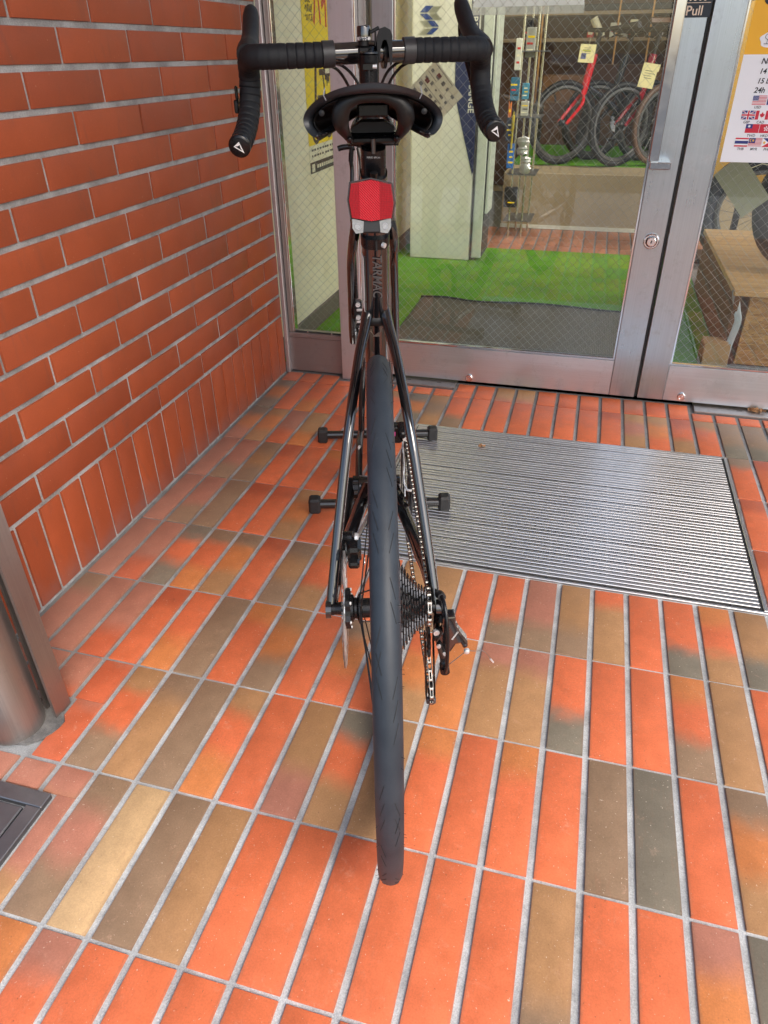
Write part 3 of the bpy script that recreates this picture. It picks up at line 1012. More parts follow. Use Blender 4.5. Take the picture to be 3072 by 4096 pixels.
pts = [(-.475, .425, wav(-.475, .425) + .002)] + [(-.475 + .95 * i / 30, .427, wav(-.475 + .95 * i / 30, .427) + .001) for i in range(1, 30)] + [(.475, .425, wav(.475, .425) + .002)]
b.tube(pts, .0055, 6)
b.build('rubber_edge', M_gasket, dm)

# yellow bicycle poster on the interior wall (print runs along +Y)
px_ = -.0595
po = thing('bicycle_poster', 'tall yellow poster with red and black Japanese lettering inside the side window', 'poster', (px_, .60, .585))
M_pyel = mk('poster_yellow', srgb('#f0cf10'), .45, 0, .03)
M_pred = mk('poster_red', srgb('#c22a22'), .5)
M_pwht = mk('poster_cream', srgb('#e3dcba'), .5)
M_pblk = mk('poster_black', srgb('#23221d'), .5)
def wp(b, y0, y1, z0, z1, d, mi=0):
    return b.box((.0004 + d, (y0 + y1) / 2, (z0 + z1) / 2), (.0008, y1 - y0, z1 - z0), mi=mi)
b = MB(); wp(b, 0, .32, .10, .86, 0); b.build('sheet', M_pyel, po)
b = MB(); wp(b, 0, .32, 0, .0995, 0); b.build('caption_panel', M_pwht, po)
b = MB(); wp(b, .002, .318, .004, .043, .0006); b.build('black_strip', M_pblk, po)
WALLTXT = (PI / 2, 0, PI / 2)
for body, y, z, sz, mt in (('ペダルが', .032, .5195, .0265, M_pblk), ('ついてる', .034, .4925, .0265, M_pblk), ('るのに', .034, .546, .0265, M_pblk)):
    me = text_mesh(body, sz, mt, .0002, 'LEFT', 0, .0007)
    o = link_mesh('lettering', me, po, (.0014, y, z), WALLTXT); o.scale = (.72, 1, 1)
o = link_mesh('lettering', text_mesh('バイク', .18, M_pred, .0002, 'LEFT', 0, .0055), po, (.0014, .112, .488), WALLTXT); o.scale = (.50, .95, 1)
b = MB()
for k in range(2):
    z = .060 + k * .02
    for i in range(9):
        y = .02 + i * .03 + random.uniform(0, .01)
        wp(b, y, y + random.uniform(.012, .022), z, z + .007, .0005)
tag(b.build('small_print', M_pblk, po), kind='stuff')
b = MB()
for i in range(8):
    y = .075 + i * .026
    wp(b, y, y + .018, .018, .030, .0012)
wp(b, .018, .05, .009, .036, .0012)
tag(b.build('small_print', M_pwht, po), kind='stuff')
# the small scooter-bicycle drawn on the poster: two wheels, fork, bar
b = MB()
for (cy, cz, r_) in ((.085, .165, .058), (.235, .175, .058)):
    b.tube([(.0012, cy + r_ * .75 * math.cos(i * PI / 16), cz + r_ * math.sin(i * PI / 16)) for i in range(32)], .008, 6, True, flat=((1, 0, 0), .1))
for p_, q_, r_ in (((.085, .165), (.120, .395), .012), ((.120, .25), (.205, .25), .011), ((.205, .25), (.235, .175), .010), ((.19, .33), (.21, .25), .007), ((.12, .25), (.19, .19), .010)):
    b.tube([(.0013, *p_), (.0013, *q_)], r_, 6, flat=((1, 0, 0), .08))
b.tube([(.0013, .050, .400), (.0013, .120, .398), (.0013, .185, .395)], .011, 6, flat=((1, 0, 0), .08))
wp(b, .150, .225, .325, .345, .0012)
b.build('printed_bicycle', M_pblk, po)
b = MB()
b.prism([(.242 + (.040 if i % 2 else .028) * math.cos(i * PI / 9), .345 + (.058 if i % 2 else .040) * math.sin(i * PI / 9)) for i in range(18)], .0009, .0014, 'X')
b.build('burst', M_pblk, po)
b = MB(); wp(b, .218, .268, .330, .362, .0014); b.build('burst_caption', M_pwht, po)

# ------------------------------------------------------------------ currency exchange machine
M_mach = mk('machine_white', srgb('#cdcdbd'), .38, 0, .04, 4)
M_machs = mk('machine_side', srgb('#bfc6b6'), .4, 0, .04, 4)
M_mnav = mk('machine_navy', srgb('#16214a'), .35, 0, .05)
M_mblu = mk('machine_blue', srgb('#1f3f7d'), .35, 0, .05)
M_mgry = mk('machine_grey', srgb('#8f917a'), .4)
mc = thing('exchange_machine', 'tall pale money exchange machine with navy lettering and chevrons behind the left door', 'machine', (.24, 1.95, .007))
def ML(b):
    for i, v in enumerate(b.v): b.v[i] = (v[0] - .24, v[1] - 1.95, v[2] - .007)
    return b
b = MB(); bx(b, .043, .378, 1.83, 2.10, .007, 1.75, .006); ML(b).build('cabinet', M_mach, mc)
b = MB(); bx(b, .3802, .386, 1.8285, 2.08, .012, 1.75, .001); ML(b).build('edge_strip', M_gasket, mc)
b = MB(); bx(b, .3865, .440, 1.842, 2.10, .02, 1.75, .004); ML(b).build('side_panel', M_machs, mc)
b = MB(); bx(b, .4405, .4455, 1.845, 2.06, .03, 1.75, .001); ML(b).build('edge_strip', M_gasket, mc)
b = MB(); bx(b, .446, .462, 1.852, 2.02, .25, 1.70, .002); ML(b).build('door_edge', M_machs, mc)
def poly(b, pts, y0=1.8272, y1=1.8292, mi=0): return b.prism(pts, y0, y1, 'Y', mi)
b = MB()
poly(b, [(.331, 1.75), (.366, 1.75), (.370, .955), (.377, .940), (.3775, .46), (.372, .44), (.305, .665), (.272, .780), (.264, .845), (.262, .950), (.331, .956)])
ML(b).build('navy_panel', M_mnav, mc)
for body, z in (('CURRENCY', 1.205), ('EXCHANGE', .943)):
    me = text_mesh(body, .0415, M_mach, .0003, 'LEFT', 0, .0007)
    o = link_mesh('lettering', me, mc, (.3345 - .24, 1.8264 - 1.95, z - .007), (0, 0, 0))
    # text x runs down (-Z), text y runs to +X
    o.matrix_local = Matrix.Translation((.3345 - .24, 1.8264 - 1.95, z - .007)) @ Matrix(((0, 1, 0, 0), (0, 0, -1, 0), (-1, 0, 0, 0), (0, 0, 0, 1)))
    o.scale = (1.0, 1, 1)
b = MB()
for pg in ([(.0808, 1.140), (.1176, 1.1393), (.1461, 1.1645), (.1082, 1.1652)], [(.0809, 1.1341), (.1100, 1.1111), (.147, 1.1111), (.118, 1.1337)], [(.1169, 1.1062), (.1411, 1.0832), (.175, 1.0827), (.1522, 1.1056)], [(.1153, 1.0523), (.142, 1.0519), (.1737, 1.0767), (.1427, 1.0772)]):
    poly(b, pg)
ML(b).build('chevron_logo', M_mblu, mc)
b = MB()
for k in range(6):
    t = k / 6
    for (a, c2, sg) in ((.1234, 1.1392, 1), (.1234, 1.111, -1), (.078, 1.0832, -1), (.078, 1.0523, 1)):
        zz = c2 + .0042 * k
        xo = (.0255 * t) if sg > 0 else .0255 * (1 - t)
        poly(b, [(a + xo, zz), (a + xo + .038, zz), (a + xo + .0395, zz + .0016), (a + xo + .0015, zz + .0016)])
tag(ML(b).build('chevron_stripes', M_mgry, mc), kind='stuff')

# ------------------------------------------------------------------ accessory rack right of the machine
M_pole = mk('rack_pole', (.62, .60, .46), .25, .9, .1)
M_blue = mk('blue_card', srgb('#23607a'), .5, 0, .1)
M_bluel = mk('light_blue_card', srgb('#3d7f96'), .5, 0, .1)
M_orng = mk('orange_card', srgb('#c06a2a'), .55, 0, .15)
M_black = mk('black_plastic', (.012, .012, .013), .45, 0, .1)
M_blackg = mk('gloss_black_plastic', (.010, .010, .011), .18, 0, .1)
M_greyc = mk('grey_card', (.36, .36, .30), .6, 0, .15)
M_silv = mk('crumpled_foil', (.55, .54, .50), .3, .8, .4, 60, .8, 60)
rk = thing('accessory_rack', 'chrome pole rack hung with bicycle accessories beside the exchange machine', 'rack', (.55, 2.62, 0))
for (x, y) in ((.512, 2.50), (.590, 2.50), (.535, 2.72), (.61, 2.72)):
    b = MB(); b.lathe([(0, .0065), (1.45, .0065)], (x - .55, y - 2.62, .0), 'Z', 12); b.build('pole', M_pole, rk, 40)
for z in (.10, .36, .66, .98):
    b = MB(); b.box((.012, .0, z), (.17, .26, .006)); b.build('shelf', M_darksteel, rk)
items = [
    ('blue_package', 'blue carded package hanging highest on the left of the rack', 'package', (.487, 2.485, .80), (.050, .012, .115), M_blue),
    ('blue_package', 'small teal carded package hanging to the right of the front rack pole', 'package', (.548, 2.488, .79), (.040, .012, .080), M_bluel),
    ('grey_package', 'grey carded package below the small teal package on the rack', 'package', (.551, 2.488, .705), (.046, .014, .075), M_greyc),
    ('white_package', 'white boxed accessory on the rack above the blue package', 'package', (.492, 2.49, .965), (.034, .02, .15), M_mach),
    ('grey_package', 'tall grey box behind the front pole high on the rack', 'package', (.548, 2.56, 1.02), (.052, .03, .14), M_greyc),
    ('blue_package', 'bright blue box low on the rack above the orange one', 'package', (.492, 2.49, .46), (.040, .03, .13), mk('bright_blue_card', srgb('#1d5fa8'), .5)),
    ('orange_package', 'orange and black carton low on the rack near the floor', 'carton', (.512, 2.50, .235), (.075, .05, .11), M_black),
    ('black_bag', 'black padded bag hanging at the back of the rack', 'bag', (.52, 2.62, 1.07), (.055, .05, .13), M_black),
    ('tan_package', 'tan cardboard packet hanging at the left edge of the rack', 'package', (.468, 2.49, .70), (.018, .014, .20), M_orng),
    ('navy_package', 'navy blue pouch in the lower middle of the rack', 'package', (.477, 2.495, .60), (.042, .03, .12), mk('navy_cloth', (.02, .03, .06), .7)),
]
for nm, lb, ct_, c, d, mt in items:
    t_ = thing(nm, lb, ct_, (c[0], c[1], c[2] - d[2] / 2))
    b = MB(); b.box((0, 0, d[2] / 2), d, bev=.003)
    b.build('card', mt, t_)
    b = MB(); b.tube([(0, 0, d[2]), (0, -.004, d[2] + .012), (0, .006, d[2] + .018)], .0012, 5); b.build('hook', M_chrome, t_)
    for i in range(3):
        b = MB()
        b.box((random.uniform(-.1, .1) * d[0], -d[1] / 2 - .0004, d[2] * (.25 + .22 * i)), (d[0] * random.uniform(.4, .75), .0006, d[2] * .07))
        b.build('printed_band', random.choice([M_pwht, M_pred, M_pyel, M_gasket]), t_)
# yellow tool and foil lumps
t_ = thing('yellow_pump', 'slim yellow hand pump hanging on the accessory rack', 'pump', (.494, 2.47, .50))
b = MB(); b.lathe([(0, .006), (.10, .006), (.105, .009), (.17, .009), (.175, .004), (.19, .004)], axis='Z', n=12); b.build('barrel', mk('yellow_plastic', srgb('#a8961a'), .4), t_, 40)
for i, (x, y, z, r_) in enumerate(((.56, 2.475, .515, .030), (.585, 2.48, .41, .028))):
    t_ = thing('foil_pouch', ('crumpled silver pouch hanging low on the rack poles', 'crumpled grey pouch hanging lowest on the rack')[i], 'pouch', (x, y, z))
    b = MB()
    pr = [(-.045, .001)] + [(-.04 + .08 * k / 9, r_ * (.75 + .4 * random.random())) for k in range(10)] + [(.05, .001)]
    b.lathe(pr, (0, 0, 0), 'Z', 14)
    b.v = [(x_ * (1 + random.uniform(-.25, .25)), y_ * .4, z_ * (1 + random.uniform(-.1, .1))) for x_, y_, z_ in b.v]
    b.build('pouch', M_silv, t_)

# ------------------------------------------------------------------ low podium with bicycles at the back
M_pod = mk('podium_board', srgb('#96866a'), .6, 0, .12, 3)
pd = thing('display_podium', 'low beige display podium with a green top strip at the back of the shop', 'podium', (1.40, 3.40, 0))
b = MB(); b.box((0, 0, .166), (1.95, 1.17, .332), bev=.004); b.build('riser', M_pod, pd)
b = MB(); b.box((0, -.5905, .012), (1.95, .010, .022)); b.build('plinth_strip', M_mach, pd)
b = MB(); b.box((0, .18, .3345), (1.95, .80, .004)); b.build('green_top', M_turf, pd)
PZ = .334
# backing: turf-green riser strip then stacked cartons
M_card = mk('cardboard', (.20, .10, .042), .75, 0, .2, 5, .2, 90)
M_card2 = mk('dark_cardboard', (.085, .036, .013), .75, 0, .25, 5, .2, 90)
M_card3 = mk('pale_cardboard', (.30, .20, .10), .75, 0, .15, 5, .2, 90)
gs = thing('green_bench', 'green covered bench standing behind the parked folding bicycles', 'bench', (1.4, 3.70, PZ))
b = MB(); b.box((0, 0, .04), (1.9, .22, .08), bev=.004); b.build('body', M_turf, gs)
boxes = [(.72, 3.80, .30, .22, .26, M_card2, 'dark brown carton directly behind the red frame tube'), (1.02, 3.84, .26, .24, .24, M_card, 'brown carton between the two red bicycle tubes'),
         (1.30, 3.80, .28, .24, .25, M_card2, 'dark brown carton behind the hanging price sheet'), (.70, 3.86, .32, .22, .50, M_card, 'larger brown carton behind the leftmost saddle'), (1.05, 3.92, .34, .22, .56, M_card2, 'tall dark carton at the middle of the back'),
         (1.42, 3.90, .34, .22, .54, M_card, 'tall brown carton at the right of the back'), (1.62, 3.80, .26, .24, .30, M_card3, 'pale carton at the far right of the back')]
for i, (x, y, wx, wy, hz, mt, lb) in enumerate(boxes):
    z0 = PZ + (.08 if y < 3.85 else 0)
    t_ = thing('cardboard_box', lb, 'box', (x, y if y > 3.85 else 3.72, z0))
    t_.rotation_euler = (0, 0, random.uniform(-.05, .05))
    if y > 3.85: t_.location.y = y + .06
    b = MB(); b.box((0, 0, hz / 2), (wx, wy if y > 3.85 else .19, hz), bev=.003); b.build('carton', mt, t_)
    b = MB(); b.box((0, 0, hz + .0008), (wx * .98, .045, .0012)); b.build('tape', M_card3, t_)
# shelving on the back wall
sh = thing('wall_shelving', 'pale wooden wall shelving with posts tinted lamplit orange at the back of the shop', 'shelving', (1.1, 4.12, 0))
M_wood = mk('shelf_wood', (.30, .22, .13), .5, 0, .12, 6)
M_woodlit = mk('lamplit_wood', (.62, .32, .10), .4, 0, .1, 6)  # warm lamplight on the posts put into the wood colour
for z in (1.045, 1.20, 1.52):
    b = MB(); b.box((.1, 0, z), (2.1, .24, .022), bev=.002); b.build('shelf_board', M_wood, sh)
for x in (-.62, -.10, .12, .60):
    b = MB(); b.box((x, -.125, 1.0), (.012, .014, 1.9), bev=.002); b.build('post', M_woodlit, sh)
b = MB(); b.box((.1, .118, 1.0), (2.1, .01, 1.9)); b.build('back_board', M_card2, sh)
b = MB(); b.box((.1, -.118, 1.232), (2.1, .012, .035), bev=.002); b.build('fascia', M_black, sh)
shelf_items = [(.88, 1.056, .05, .105, M_white, 'white_can', 'leaning white cylinder lying on the top shelf', 'can'), ]
t_ = thing('paper_roll', 'white paper roll leaning on the back shelf above the red tube', 'paper roll', (.90, 4.0, 1.06), (0, rad(-32), 0))
b = MB(); b.lathe([(0, .026), (.13, .026)], axis='Z', n=20); b.build('roll', M_pwht, t_, 40)
for (x, w_, h_, mt, nm, lb) in ((.82, .045, .05, M_pred, 'red_tin', 'small red and white tin on the back shelf left of the paper roll'), (.985, .07, .085, M_mach, 'white_carton', 'white carton on the back shelf right of the paper roll'), (1.05, .05, .075, M_greyc, 'grey_carton', 'grey carton on the back shelf beside the white carton'), (1.30, .2, .09, M_black, 'black_case', 'long black case on the right half of the back shelf')):
    t_ = thing(nm, lb, 'carton' if 'carton' in nm else nm.split('_')[1], (x, 4.03, 1.057))
    b = MB(); b.box((0, 0, h_ / 2), (w_, .07, h_), bev=.004); b.build('body', mt, t_)
    b = MB(); b.box((0, -.0355, h_ * .5), (w_ * .7, .001, h_ * .3)); b.build('printed_band', M_pwht if mt is not M_mach else M_pred, t_)
t_ = thing('hanging_pouch', 'cream pouch in a red and blue round holder on the back wall', 'pouch', (1.005 + .10, 3.985, 1.065))
b = MB(); b.lathe([(-.012, .040), (.0, .046), (.012, .040)], (0, 0, .045), 'Y', 24); b.build('round_holder', M_pred, t_, 40)
b = MB(); b.box((0, -.014, .062), (.052, .01, .062), bev=.004); b.build('pouch', M_pwht, t_)

M_tyre = mk('black_tyre', (.008, .008, .0085), .6, 0, .15, 20)
M_rimg = mk('grey_rim', (.10, .10, .10), .35, .5, .1)
M_brownt = mk('tan_wall_tyre', (.10, .055, .035), .55, 0, .1)
M_rframe = mk('red_frame_paint', (.62, .012, .018), .18, 0, .05, coat=.6)
M_dframe = mk('dark_frame_paint', (.02, .022, .026), .25, 0, .05, coat=.5)
M_gframe = mk('grey_frame_paint', (.10, .13, .15), .3, 0, .05, coat=.4)

M_spk = mk('dull_spoke', (.16, .16, .16), .4, .6)
def wheel(parent, c, R, tr, tyre, rim, nsp=14, hw=.03):
    """wheel in the local XZ plane, axle along Y"""
    b = MB()
    b.lathe([(tr * math.sin(a), R - tr + tr * math.cos(a)) for a in [i * 2 * PI / 10 for i in range(10)]], c, 'Y', 40, True)
    wh = b.build('wheel', tyre, parent, 60)
    b = MB()
    q = R - 2 * tr
    b.lathe([(-tr * .7, q + .002), (-tr * .75, q - .012), (-tr * .35, q - .019), (tr * .35, q - .019), (tr * .75, q - .012), (tr * .7, q + .002)], c, 'Y', 40, True)
    b.build('rim', rim, wh, 40)
    b = MB(); b.lathe([(-hw, .008), (-hw * .7, .02), (-hw * .4, .011), (hw * .4, .011), (hw * .7, .02), (hw, .008)], c, 'Y', 16); b.build('hub', M_black, wh, 40)
    for i in range(nsp):
        a = 2 * PI * i / nsp
        s_ = hw * .7 * (1 if i % 2 else -1)
        p_ = Vector(c) + Vector((.018 * math.cos(a + .9), s_, .018 * math.sin(a + .9)))
        q_ = Vector(c) + Vector(((q - .014) * math.cos(a), 0, (q - .014) * math.sin(a)))
        b = MB(); b.tube([p_, q_], .0011, 4, caps=False); b.build('spoke', M_spk, wh)
    return wh

def folding_bike(label, loc, ang, R, frame, tyre, wb=.86, hue=None, fork_m=None):
    """heads along local +X"""
    k = thing('folding_bicycle', label, 'bicycle', loc, (0, 0, ang), group='folding bicycles on the podium')
    tr = .0165
    wheel(k, (0, 0, R), R, tr, tyre, M_rimg)
    wheel(k, (wb, 0, R), R, tr, tyre, M_rimg)
    b = MB()
    b.tube(smoothpath([(.40, 0, R + .03), (.52, 0, R + .10), (.70, 0, R + .20)], 4), .021, 10)
    b.tube([(.40, 0, R - .0), (.24, 0, R + .42)], .016, 10)
    for s in (-1, 1):
        b.tube([(.40, .02 * s, R), (.0, .055 * s, R)], .008, 8)
        b.tube([(.30, .02 * s, R + .26), (.0, .055 * s, R)], .007, 8)
    b.build('frame', frame, k, 40)
    b = MB()
    b.tube([(.685, 0, R + .38), (.735, 0, R + .16)], .024, 12)
    for s in (-1, 1): b.tube(smoothpath([(.738, .01 * s, R + .165), (.76, .05 * s, R + .11), (.86, .05 * s, R)], 4), .011, 8)
    b.build('fork', fork_m or frame, k, 40)
    b = MB(); b.tube([(.685, 0, R + .38), (.66, 0, R + .50)], .014, 10); b.build('stem', M_black, k, 40)
    b = MB()
    b.tube(smoothpath([(.62, -.27, R + .52), (.66, -.12, R + .51), (.665, 0, R + .505), (.66, .12, R + .51), (.62, .27, R + .52)], 4), .0125, 10)
    b.build('handlebar', M_black, k, 40)
    for s in (-1, 1):
        b = MB(); b.tube([(.635, .2 * s, R + .515), (.605, .32 * s, R + .525)], .018, 10); b.build('grip', M_black, k, 40)
        b = MB(); b.tube([(.67, .15 * s, R + .50), (.70, .22 * s, R + .475), (.68, .28 * s, R + .47)], .005, 6); b.build('brake_lever', M_blackg, k, 40)
    b = MB(); b.tube([(.24, 0, R + .42), (.20, 0, R + .53)], .0135, 10); b.build('seat_post', M_chrome, k, 40)
    b = MB()
    for sct in [0]:
        prof = [(.05, .07), (.09, .075), (.14, .06), (.20, .035), (.28, .02), (.31, .012)]
        prev = None
        for (u_, hw_) in prof:
            cur = [(u_, -hw_, R + .545), (u_, -hw_ * .7, R + .567), (u_, 0, R + .574), (u_, hw_ * .7, R + .567), (u_, hw_, R + .545), (u_, 0, R + .535)]
            if prev:
                for i in range(6): b.face([prev[i], prev[(i + 1) % 6], cur[(i + 1) % 6], cur[i]])
            else: b.face(cur[::-1])
            prev = cur
        b.face(prev)
    b.build('saddle', mk('saddle_cover', hue, .4) if hue else M_black, k, 40)
    b = MB(); b.lathe([(-.004, .075), (.004, .075)], (.40, -.045, R), 'Y', 30); b.build('chainring', M_chrome, k, 40)
    for s in (-1, 1):
        b = MB(); b.tube([(.40, .055 * s, R), (.40 + .15 * s * .8, .065 * s, R - .10 * s)], .009, 8); b.build('crank_arm', M_black, k, 40)
        b = MB(); b.box((.40 + .15 * s * .8, .11 * s, R - .10 * s), (.07, .08, .018), bev=.004); b.build('pedal', M_black, k)
    return k
def along(front, ang, wb=.86):
    return (front[0] - wb * math.cos(ang), front[1] - wb * math.sin(ang), PZ + .002)
A1 = rad(180 + 33)
folding_bike('red folding bicycle with a brown saddle parked leftmost on the podium', along((.735, 3.20), A1), A1, .245, M_dframe, M_tyre, hue=(.11, .045, .02), fork_m=M_rframe)
folding_bike('folding bicycle with a red fork and dark tyres parked second from the left', along((1.10, 3.18), rad(180 + 38)), rad(180 + 38), .24, M_dframe, M_tyre, fork_m=mk('deep_red_paint', (.30, .008, .02), .2, 0, .05, coat=.6))
folding_bike('grey folding bicycle with tan tyres parked rightmost behind the door handle', along((1.36, 3.26), rad(180 + 40)), rad(180 + 40), .24, M_gframe, M_brownt)
folding_bike('black folding bicycle half hidden in the second row behind the red one', along((.93, 3.50), rad(180 + 30)), rad(180 + 30), .24, M_dframe, M_tyre)
folding_bike('black folding bicycle half hidden in the second row behind the price sheet', along((1.27, 3.52), rad(180 + 36)), rad(180 + 36), .24, M_dframe, M_tyre)
for i, (x, y, z, w_, h_, lb) in enumerate(((.60, 3.72, PZ, .16, .34, 'slim black bag at the left end behind the folding bicycles'), (.90, 3.62, PZ + .09, .15, .24, 'black soft case between the first two folding bicycles'), (1.18, 3.66, PZ + .09, .17, .30, 'black soft case behind the second folding bicycle'), (1.45, 3.64, PZ + .09, .18, .36, 'tall black bag behind the tan tyred folding bicycle'))):
    t_ = thing('black_bag', lb, 'bag', (x, y, z))
    b = MB(); b.lathe([(0, w_ * .5), (h_ * .2, w_ * .54), (h_ * .6, w_ * .48), (h_ * .92, w_ * .34), (h_, w_ * .1)], axis='Z', n=14)
    b.v = [(vx, vy * .35, vz) for vx, vy, vz in b.v]
    b.build('bag', M_black, t_, 50)
    b = MB(); b.tube(smoothpath([(-w_ * .3, 0, h_ * .9), (-w_ * .2, 0, h_ * 1.15), (w_ * .2, 0, h_ * 1.15), (w_ * .3, 0, h_ * .9)], 4), .006, 6); b.build('strap', M_gasket, t_)
# price tags
M_tag = mk('tag_paper', srgb('#ece2a9'), .6, 0, .03)
for lb, (x, y, z), (w_, h_), ry, n_, tx in (
        ('yellow tinted price tag marked P6 hanging on the red bicycle', (.843, 3.05, .965), (.095, .095), .05, 4, 'P6'),
        ('folded cream price sheet hanging on the second bicycle', (1.215, 3.0, .850), (.090, .125), .14, 5, None)):
    t_ = thing('price_tag', lb, 'price tag', (x, y, z), (rad(-8), ry, rad(-12)), group=None)
    b = MB(); b.box((0, 0, 0), (w_, .0012, h_)); b.build('card', M_tag, t_)
    b = MB(); b.tube([(.0, 0, h_ / 2 - .004), (.004, .0, h_ / 2 + .02), (0, .02, h_ / 2 + .04)], .001, 5); b.build('string', M_pwht, t_)
    b = MB()
    for i in range(n_): b.box((random.uniform(-.006, .006), -.0009, h_ * (.30 - .10 * i)), (w_ * random.uniform(.4, .7), .0005, h_ * .02))
    b.build('handwriting', M_grey, t_)
    if tx:
        b = MB(); b.box((-.018, -.0012, -.014), (.03, .0006, .03)); b.build('printed_square', mk('violet_print', srgb('#6f74a0'), .6), t_)
        link_mesh('lettering', text_mesh(tx, .022, M_ink, .0001, 'CENTER', 0, .0004), t_, (-.018, -.0018, -.020), FACE_OUT)
        b = MB(); b.box((-.004, -.0012, .014), (.05, .0006, .005)); b.build('green_line', mk('lime_print', srgb('#b9c43a'), .6), t_)
    else:
        b = MB(); b.box((.006, -.0012, h_ * .36), (w_ * 1.02, .0014, h_ * .30)); b.build('folded_flap', M_tag, t_)

# ------------------------------------------------------------------ timber platform with the fat-tyred bicycle, right
M_pine = NT('pine_board')
v = M_pine.pos((1.2, 22, 22), False)
g1 = M_pine.noise(v, 2.2, 4, .6, .8)
c_ = M_pine.mix(M_pine.ramp(g1, .3, .7), (.56, .38, .19), (.42, .25, .105))
M_pine.bsdf(c_, .5); M_pine = M_pine.m
M_osb = NT('osb_board')
v = M_osb.pos((1, 1, 1), False)
vo = M_osb.n('ShaderNodeTexVoronoi'); vo.inputs['Scale'].default_value = 75
mp_ = M_osb.n('ShaderNodeMapping'); mp_.inputs['Scale'].default_value = (.5, 1, 1.6); M_osb.l(v, mp_.inputs['Vector']); M_osb.l(mp_.outputs[0], vo.inputs['Vector'])
c_ = M_osb.mix(M_osb.ramp(vo.outputs['Color'], .0, 1.0), (.24, .125, .042), (.44, .26, .10))
n_ = M_osb.noise(M_osb.pos((3, 20, 20), False), 6, 4, .7)
M_osb.bsdf(M_osb.mix(1.0, c_, M_osb.math('MULTIPLY_ADD', n_, .9, .5), 'MULTIPLY'), .6); M_osb = M_osb.m
pf = thing('timber_platform', 'box platform of chipboard with a pine top standing inside the right door', 'platform', (2.05, 1.05, 0))
b = MB(); b.box((0, .0, .262), (1.06, 1.06, .020), bev=.002); b.build('pine_top', M_pine, pf)
b = MB(); b.box((.03, -.505, .128), (1.0, .018, .250), bev=.001); b.build('chipboard_front', M_osb, pf)
b = MB()
for (p0, p1) in ((-.52, -.2), (-.2, .15), (.15, .51)):
    pass
b.prism([(-.515, 0.003), (.50, .003), (.51, .250), (-.525, .250)], -.5215, -.5045, 'X')
b.build('side_panel', M_card2, pf)
b = MB(); b.box((.0, .51, .128), (1.0, .018, .250)); b.build('chipboard_back', M_osb, pf)
PTZ = .272
M_duct = mk('blue_grey_tape', (.36, .42, .47), .5, 0, .2, 30, .3, 120)
t_ = tag(MB().tube(smoothpath([(1.5255, .5425, .268), (1.545, .5290, .20), (1.557, .5285, .16), (1.548, .5280, .08), (1.545, .527, .012)], 5), .012, 6, flat=((0, 1, 0), .15)).build('torn_tape', M_duct), 'torn strip of blue grey tape down the front corner of the timber platform', 'tape')
cb = thing('cardboard_scrap', 'folded brown cardboard scrap on the carpet against the timber platform', 'cardboard', (1.50, .46, .007))
b = MB(); b.box((0, 0, .045), (.085, .008, .09), Matrix.Rotation(rad(-14), 3, 'X')); b.build('front_flap', M_card3, cb)
b = MB(); b.box((0, .055, .075), (.085, .09, .006), Matrix.Rotation(rad(8), 3, 'X')); b.build('top_flap', M_card3, cb)
b = MB(); b.box((-.045, .04, .04), (.006, .08, .08)); b.build('side_flap', M_card, cb)

def fat_bike(loc, ang, lb='black electric bicycle with fat tyres standing on the timber platform', R=.25, tr=.040, ty=None):
    k = thing('electric_bicycle' if ty is None else 'navy_bicycle', lb, 'bicycle', loc, (0, 0, ang))
    ty = ty or M_tyre
    wheel(k, (0, 0, R), R, tr, ty, M_rimg, 20)
    wheel(k, (.80, 0, R), R, tr, ty, M_rimg, 20)
    b = MB()
    b.tube(smoothpath([(.36, 0, R + .02), (.40, 0, R + .12), (.62, 0, R + .30)], 4), .038, 12)
    b.tube([(.36, 0, R), (.26, 0, R + .42)], .019, 10)
    b.tube([(.30, 0, R + .26), (.62, 0, R + .36)], .022, 10)
    for s in (-1, 1):
        b.tube([(.36, .03 * s, R), (.0, .075 * s, R)], .013, 8)
        b.tube([(.29, .02 * s, R + .30), (.0, .075 * s, R)], .009, 8)
    b.build('frame', M_dframe, k, 40)
    b = MB(); b.tube([(.62, 0, R + .42), (.66, 0, R + .27)], .025, 10)
    for s in (-1, 1): b.tube([(.665, .075 * s, R + .27), (.80, .075 * s, R)], .016, 8)
    b.build('fork', M_dframe, k, 40)
    b = MB(); b.tube(smoothpath([(.56, -.3, R + .62), (.58, -.1, R + .60), (.58, .1, R + .60), (.56, .3, R + .62)], 4), .014, 8); b.tube([(.62, 0, R + .42), (.58, 0, R + .60)], .016, 8); b.build('handlebar', M_black, k, 40)
    b = MB(); b.box((.22, 0, R + .53), (.26, .14, .05), bev=.02); b.tube([(.26, 0, R + .40), (.235, 0, R + .52)], .014, 8); b.build('saddle', M_black, k)
    for s in (-1, 1):
        b = MB(); b.tube([(.36, .075 * s, R), (.36 + .02, .085 * s, R - .16 * s)], .013, 8); b.build('crank_arm', M_black, k, 40)
        b = MB(); b.box((.38, .14 * s, R - .165 * s), (.09, .10, .03), bev=.006); b.build('pedal', M_black, k)
        b = MB(); b.box((.38, (.14 + .052) * s, R - .165 * s), (.05, .003, .016)); b.build('pedal_reflector', M_orng, k)
    b = MB(); b.lathe([(-.012, .09), (.012, .09)], (.36, -.06, R), 'Y', 32); b.build('chainring', M_blackg, k, 40)
    b = MB(); b.tube([(.22, .08, R - .0), (.10, .13, .01)], .009, 8); b.build('kickstand', M_black, k)
    return k
fat_bike((1.800, .775, PTZ), rad(6))
fat_bike((1.800, 1.93, .007), rad(-10), 'dark navy bicycle standing on the shop floor behind the timber platform', .285, .045, mk('navy_tyre', (.012, .016, .026), .6, 0, .1))
